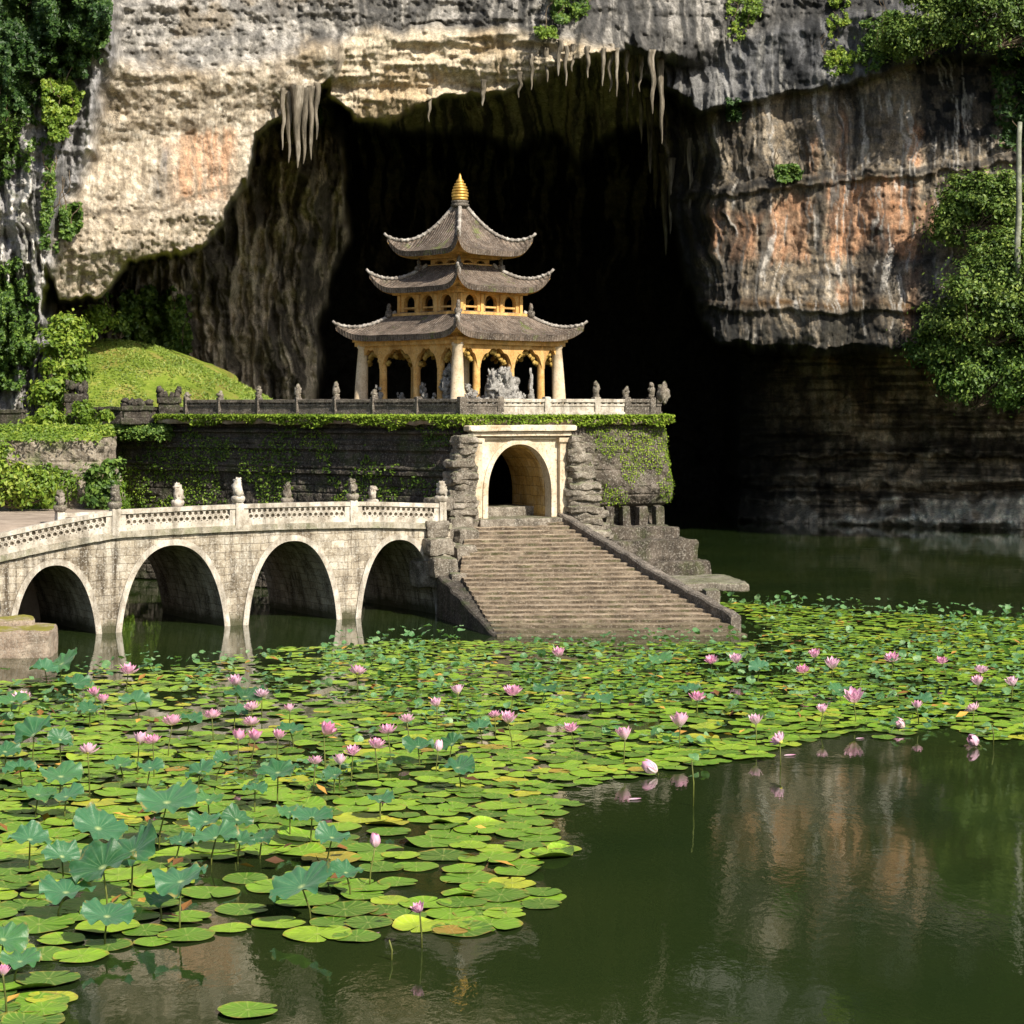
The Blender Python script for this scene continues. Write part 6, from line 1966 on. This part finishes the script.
# ---- lotus flowers
m = Mat("lotus_petal")
uv = m.coord("UV"); sx = m.n("ShaderNodeSeparateXYZ"); m.link(uv, sx.inputs[0])
g = m.n("ShaderNodeNewGeometry"); oi = m.n("ShaderNodeObjectInfo")
c = m.ramp(sx.outputs[1], [(0.0, (0.85, 0.76, 0.66)), (0.3, (0.86, 0.62, 0.72)), (0.7, (0.85, 0.44, 0.62)), (1.0, (0.80, 0.24, 0.48))])
c = m.mix(m.math('MULTIPLY', m.math('ABSOLUTE', m.math('SINE', m.math('MULTIPLY', sx.outputs[0], 26.0))), 0.22), c, (0.62, 0.14, 0.34))
c = m.mix(m.math('MULTIPLY', oi.outputs["Random"], 0.6), c, (0.88, 0.72, 0.80))
m.done(c, None, 0.5, 0.35)
tr = m.n("ShaderNodeBsdfTranslucent"); m.link(c, tr.inputs[0])
mx = m.n("ShaderNodeMixShader"); mx.inputs[0].default_value = 0.35
m.link(m.b.outputs[0], mx.inputs[1]); m.link(tr.outputs[0], mx.inputs[2]); m.link(mx.outputs[0], m.out.inputs[0])
PETAL = m.m
m = Mat("lotus_seed_head")
SEED = m.done(m.ramp(m.noise(m.coord("Object"), 30, 3, 0.6), [(0.4, (0.42, 0.40, 0.06)), (0.6, (0.66, 0.55, 0.10))]), None, 0.7)


def blossom_mesh(kind, seed):
    r_ = random.Random(seed); V = []; Fc = []; UV = []
    rings = {"open": [(8, 68, 1.0, .40), (8, 46, .98, .40), (7, 26, .86, .36), (5, 9, .66, .30)],
             "half": [(7, 44, 1.0, .46), (7, 24, 1.0, .44), (5, 10, .9, .40)],
             "bud": [(6, 10, 1.0, .62), (5, 5, 1.0, .55), (4, 2, .95, .5)]}[kind]
    nl, nw = 8, 6
    for cnt, op, L, wd in rings:
        ph = r_.random() * 6.28
        for i in range(cnt):
            az = ph + 2 * math.pi * i / cnt + r_.uniform(-.12, .12); o_ = math.radians(op + r_.uniform(-7, 7)); l_ = L * r_.uniform(.9, 1.08)
            b0 = len(V)
            for a in range(nl + 1):
                t = a / nl
                # petal centre line: leaves sideways, then curls up and in
                bend = o_ * (1.25 - 0.75 * t) if kind != "bud" else math.radians(52) * (1 - t) ** 1.2 - math.radians(34) * t ** 2
                if a == 0: cx_, cz_ = 0.05, 0.0
                else: cx_ += math.sin(bend) * l_ / nl; cz_ += math.cos(bend) * l_ / nl
                w = wd * math.sin(math.pi * min(1, 0.08 + 0.92 * t) ** 0.85) ** 0.75 * 0.5 if t < 1 else 0.0
                for k in range(nw + 1):
                    s = k / nw * 2 - 1
                    cup = 0.42 * w * s * s
                    y_ = w * s; x_ = cx_ - cup * math.cos(bend); z_ = cz_ + cup * math.sin(bend)
                    V.append((x_ * math.cos(az) - y_ * math.sin(az), x_ * math.sin(az) + y_ * math.cos(az), z_)); UV.append((s * .5 + .5, t))
            for a in range(nl):
                for k in range(nw):
                    q = b0 + a * (nw + 1) + k
                    Fc.append((q, q + 1, q + nw + 2, q + nw + 1))
    V = np.array(V); Fc = np.array(Fc)
    return raw_mesh("blossom", V, Fc, np.array(UV)[Fc.ravel()], True)


BL = {"open": [blossom_mesh("open", s) for s in (1, 2, 3)], "half": [blossom_mesh("half", s) for s in (4, 5, 6)], "bud": [blossom_mesh("bud", s) for s in (7, 8)]}
for l_ in BL.values():
    for me in l_: me.materials.append(PETAL)
b = MB(); b.lathe([(0.05, 0), (0.10, 0.10), (0.16, 0.22), (0.16, 0.25), (0.12, 0.26)], (0, 0, 0), 12)
sp = b.build("seed_head", SEED, None, True); SEED_ME = sp.data; bpy.data.objects.remove(sp)

FL = [  # px, py, width px, kind, stem height, label
    (128, 669, 20, "open", 0.45, "pink lotus standing alone before the second bridge arch"),
    (22, 696, 20, "open", 0.40, "pink lotus by the left edge below the mossy ledge"), (95, 692, 14, "half", 0.45, "upper small lotus of a touching pair left of the arch reflection"),
    (103, 699, 14, "half", 0.38, "lower magenta lotus of a touching pair left of the arch reflection"), (172, 720, 22, "open", 0.62, "large lotus on a tall stem upper right of the twin blooms"),
    (139, 739, 18, "half", 0.6, "left bloom of the twin lotuses sharing one spot"), (153, 739, 19, "open", 0.62, "right bloom of the twin lotuses sharing one spot"),
    (88, 749, 21, "open", 0.75, "pale pink lotus on a long stem above a teal leaf"), (236, 681, 16, "half", 0.5, "topmost lotus of the group before the pier reflection"),
    (212, 714, 19, "open", 0.5, "lotus at the left side of the group before the pier reflection"), (252, 706, 18, "open", 0.45, "lotus in the middle of the group before the pier reflection"), (262, 693, 17, "open", 0.45, "lotus at the upper right of the group before the pier reflection"),
    (251, 721, 19, "open", 0.5, "deep pink lotus below the middle of the pier reflection group"), (238, 736, 17, "half", 0.5, "lower left lotus of the pier reflection group"), (255, 736, 17, "half", 0.5, "lower right lotus of the pier reflection group"),
    (278, 735, 15, "half", 0.55, "small lotus just right of the pier reflection group"), (290, 708, 12, "half", 0.45, "tiny lotus right of the pier reflection group, higher up"), (324, 729, 20, "half", 0.75, "cup shaped lotus on a tall dark stem right of the small lotuses"),
    (357, 670, 18, "open", 0.45, "pale lotus below the fourth arch"), (315, 760, 17, "open", 0.5, "low wide lotus left of a cluster of five"), (340, 760, 16, "half", 0.5, "darker lotus low in the cluster of five"),
    (353, 750, 18, "open", 0.55, "leftward upper lotus in the cluster of five"), (375, 743, 21, "open", 0.6, "palest lotus in the cluster of five"), (388, 729, 20, "open", 0.6, "highest wide lotus in the cluster of five"),
    (407, 718, 17, "open", 0.5, "lotus up right of the cluster of five"), (437, 703, 14, "half", 0.5, "small lotus above the middle pads"), (438, 746, 13, "bud", 0.45, "magenta bud between dark lotus leaves in the middle"),
    (458, 690, 15, "half", 0.5, "lotus on a thin stem left of the pale wide bloom"), (513, 690, 21, "open", 0.55, "pale wide lotus straight below the stairway"), (495, 714, 14, "open", 0.4, "smaller lotus touching the vivid magenta bloom"),
    (508, 718, 18, "half", 0.55, "vivid magenta lotus with a clear stem in the centre"), (559, 653, 15, "half", 0.4, "lotus nearest the foot of the stairway"), (571, 727, 17, "open", 0.45, "low spreading lotus right of the vivid magenta bloom"),
    (625, 734, 20, "half", 0.5, "rounded lotus over long pads near the open water"), (657, 768, 20, "bud", 0.12, "fat pink bud lying on the outermost pad"), (680, 721, 21, "half", 0.5, "lotus with raised petals in the middle right"),
    (697, 696, 18, "open", 0.4, "lotus up right of the raised petal bloom"), (712, 659, 14, "open", 0.35, "left lotus of two near the foot of the stairs"), (736, 659, 15, "half", 0.35, "right lotus of two near the foot of the stairs"),
    (756, 720, 16, "half", 0.45, "narrow lotus at the edge of the open water"), (780, 738, 20, "open", 0.45, "bright lotus at the very edge of the pads over dark water"), (803, 669, 16, "open", 0.4, "lower left lotus of the three by the far pads"),
    (815, 654, 14, "half", 0.45, "tall top lotus of the three by the far pads"), (832, 664, 17, "half", 0.4, "right lotus of the three by the far pads"), (854, 696, 22, "half", 0.5, "big lotus with a pointed top petal on the right"),
    (823, 709, 14, "half", 0.4, "small round lotus left of the pointed petal bloom"), (892, 657, 18, "open", 0.4, "lotus right of the trio, alone on the far pads"), (942, 660, 14, "open", 0.4, "lotus between the far lone bloom and the right pair"),
    (981, 669, 16, "open", 0.4, "upper lotus of the stacked pair at the right"), (978, 681, 15, "half", 0.35, "lower lotus of the stacked pair at the right"), (1013, 682, 15, "half", 0.4, "lotus closest to the right picture edge"),
    (974, 707, 16, "open", 0.4, "lotus below the stacked pair at the right"), (917, 705, 12, "half", 0.4, "small lotus over the outer pads at the right"), (905, 722, 15, "bud", 0.15, "dull pink drooping bud on the outer pads at the right"),
    (977, 741, 17, "bud", 0.1, "pink bud lying over the water by the right outer pad"), (375, 841, 16, "bud", 0.55, "pale pink closed bud on a stem over yellow pads"), (420, 908, 16, "half", 0.45, "small lotus on a straight stem at the front edge of the pads"),
    (3, 971, 17, "half", 0.45, "lowest lotus, cut by the left edge of the picture")]
for i, (px, py, wpx, kind, hz_, lab) in enumerate(FL):
    q = G(px, py, hz_); r_ = wpx / F * q.y * {"open": 0.62, "half": 0.74, "bud": 1.0}[kind]
    o = thing("lotus_flower", lab, "lotus flower", (q.x, q.y, 0), 0, "pink lotus flowers on the pond")
    bl = bpy.data.objects.new("blossom", BL[kind][i % len(BL[kind])]); COL.objects.link(bl); bl.parent = o
    h_ = max(0.05, q.z - r_ * 0.40)
    lean = rng.normal(0, 0.16, 2) + [0.12, 0]
    if hz_ < 0.2: lean = np.array([0.9, 0.6])
    bl.location = (0, 0, h_); bl.scale = (r_, r_, r_); bl.rotation_euler = (lean[0], lean[1], rng.uniform(0, 6.28))
    if kind != "bud":
        s_ = bpy.data.objects.new("seed_head", SEED_ME); COL.objects.link(s_); s_.parent = o
        s_.location = (0, 0, h_); s_.scale = (r_, r_, r_); s_.rotation_euler = (lean[0], lean[1], 0)
    b = MB(); dx, dy = rng.normal(0, 0.05, 2)
    b.tube([(dx, dy, -0.15), (dx * .7, dy * .7, h_ * .4), (dx * .2, dy * .2, h_ * .8), (0, 0, h_ + 0.01)], 0.012, 0.010, 6)
    b.build("stem", STEM_M, o, True)
# fallen petals on the water; the cream one stands in for a bloom's reflection
for px, py, s, lab in ((635, 800, 14, "single pale petal adrift on the dark water beyond the pads"), (790, 756, 13, "pale cream petal shape standing in for the reflection of the bright edge lotus"), (860, 739, 9, "tiny pink petal by the right outer pads")):
    q = G(px, py); r_ = s / F * q.y
    me = BL["half"][0]
    b = MB(); V = []; Fc = []
    for a in range(7):
        t = a / 6; w = 0.28 * math.sin(math.pi * (0.1 + 0.85 * t))
        for k in range(5):
            u_ = k / 4 * 2 - 1; V.append(((t - .5), w * u_, 0.03 + 0.16 * u_ * u_ * w + 0.10 * (t - .4) ** 2))
    for a in range(6):
        for k in range(4): Fc.append((a * 5 + k, a * 5 + k + 1, a * 5 + k + 6, a * 5 + k + 5))
    me = raw_mesh("fallen_petal", np.array(V), np.array(Fc), np.array([(v[1] + .5, v[0] + .5) for v in V])[np.array(Fc).ravel()], True)
    o = put("fallen_petal", me, PETAL); o.location = (q.x, q.y, 0.005); o.scale = (r_, r_, r_); o.rotation_euler = (0, 0, 0.4)
    tag(o, lab, "petal", "petals fallen on the water")
# bare leaf stalks standing in the open water
for px, py0, py1 in ((693, 806, 760), (391, 960, 940), (993, 745, 725)):
    q = G(px, py0); b = MB(); h_ = (py0 - py1) / F * q.y
    b.tube([(0, 0, -0.1), (0.01, 0, h_ * .5), (-0.02, 0, h_)], 0.014, 0.009, 6)
    o = b.build("lotus_stalk", STEM_M, None, True); o.location = q
    tag(o, "bare lotus stalk standing in open water at the edge of the pads", "stalk", "bare lotus stalks in the open water")
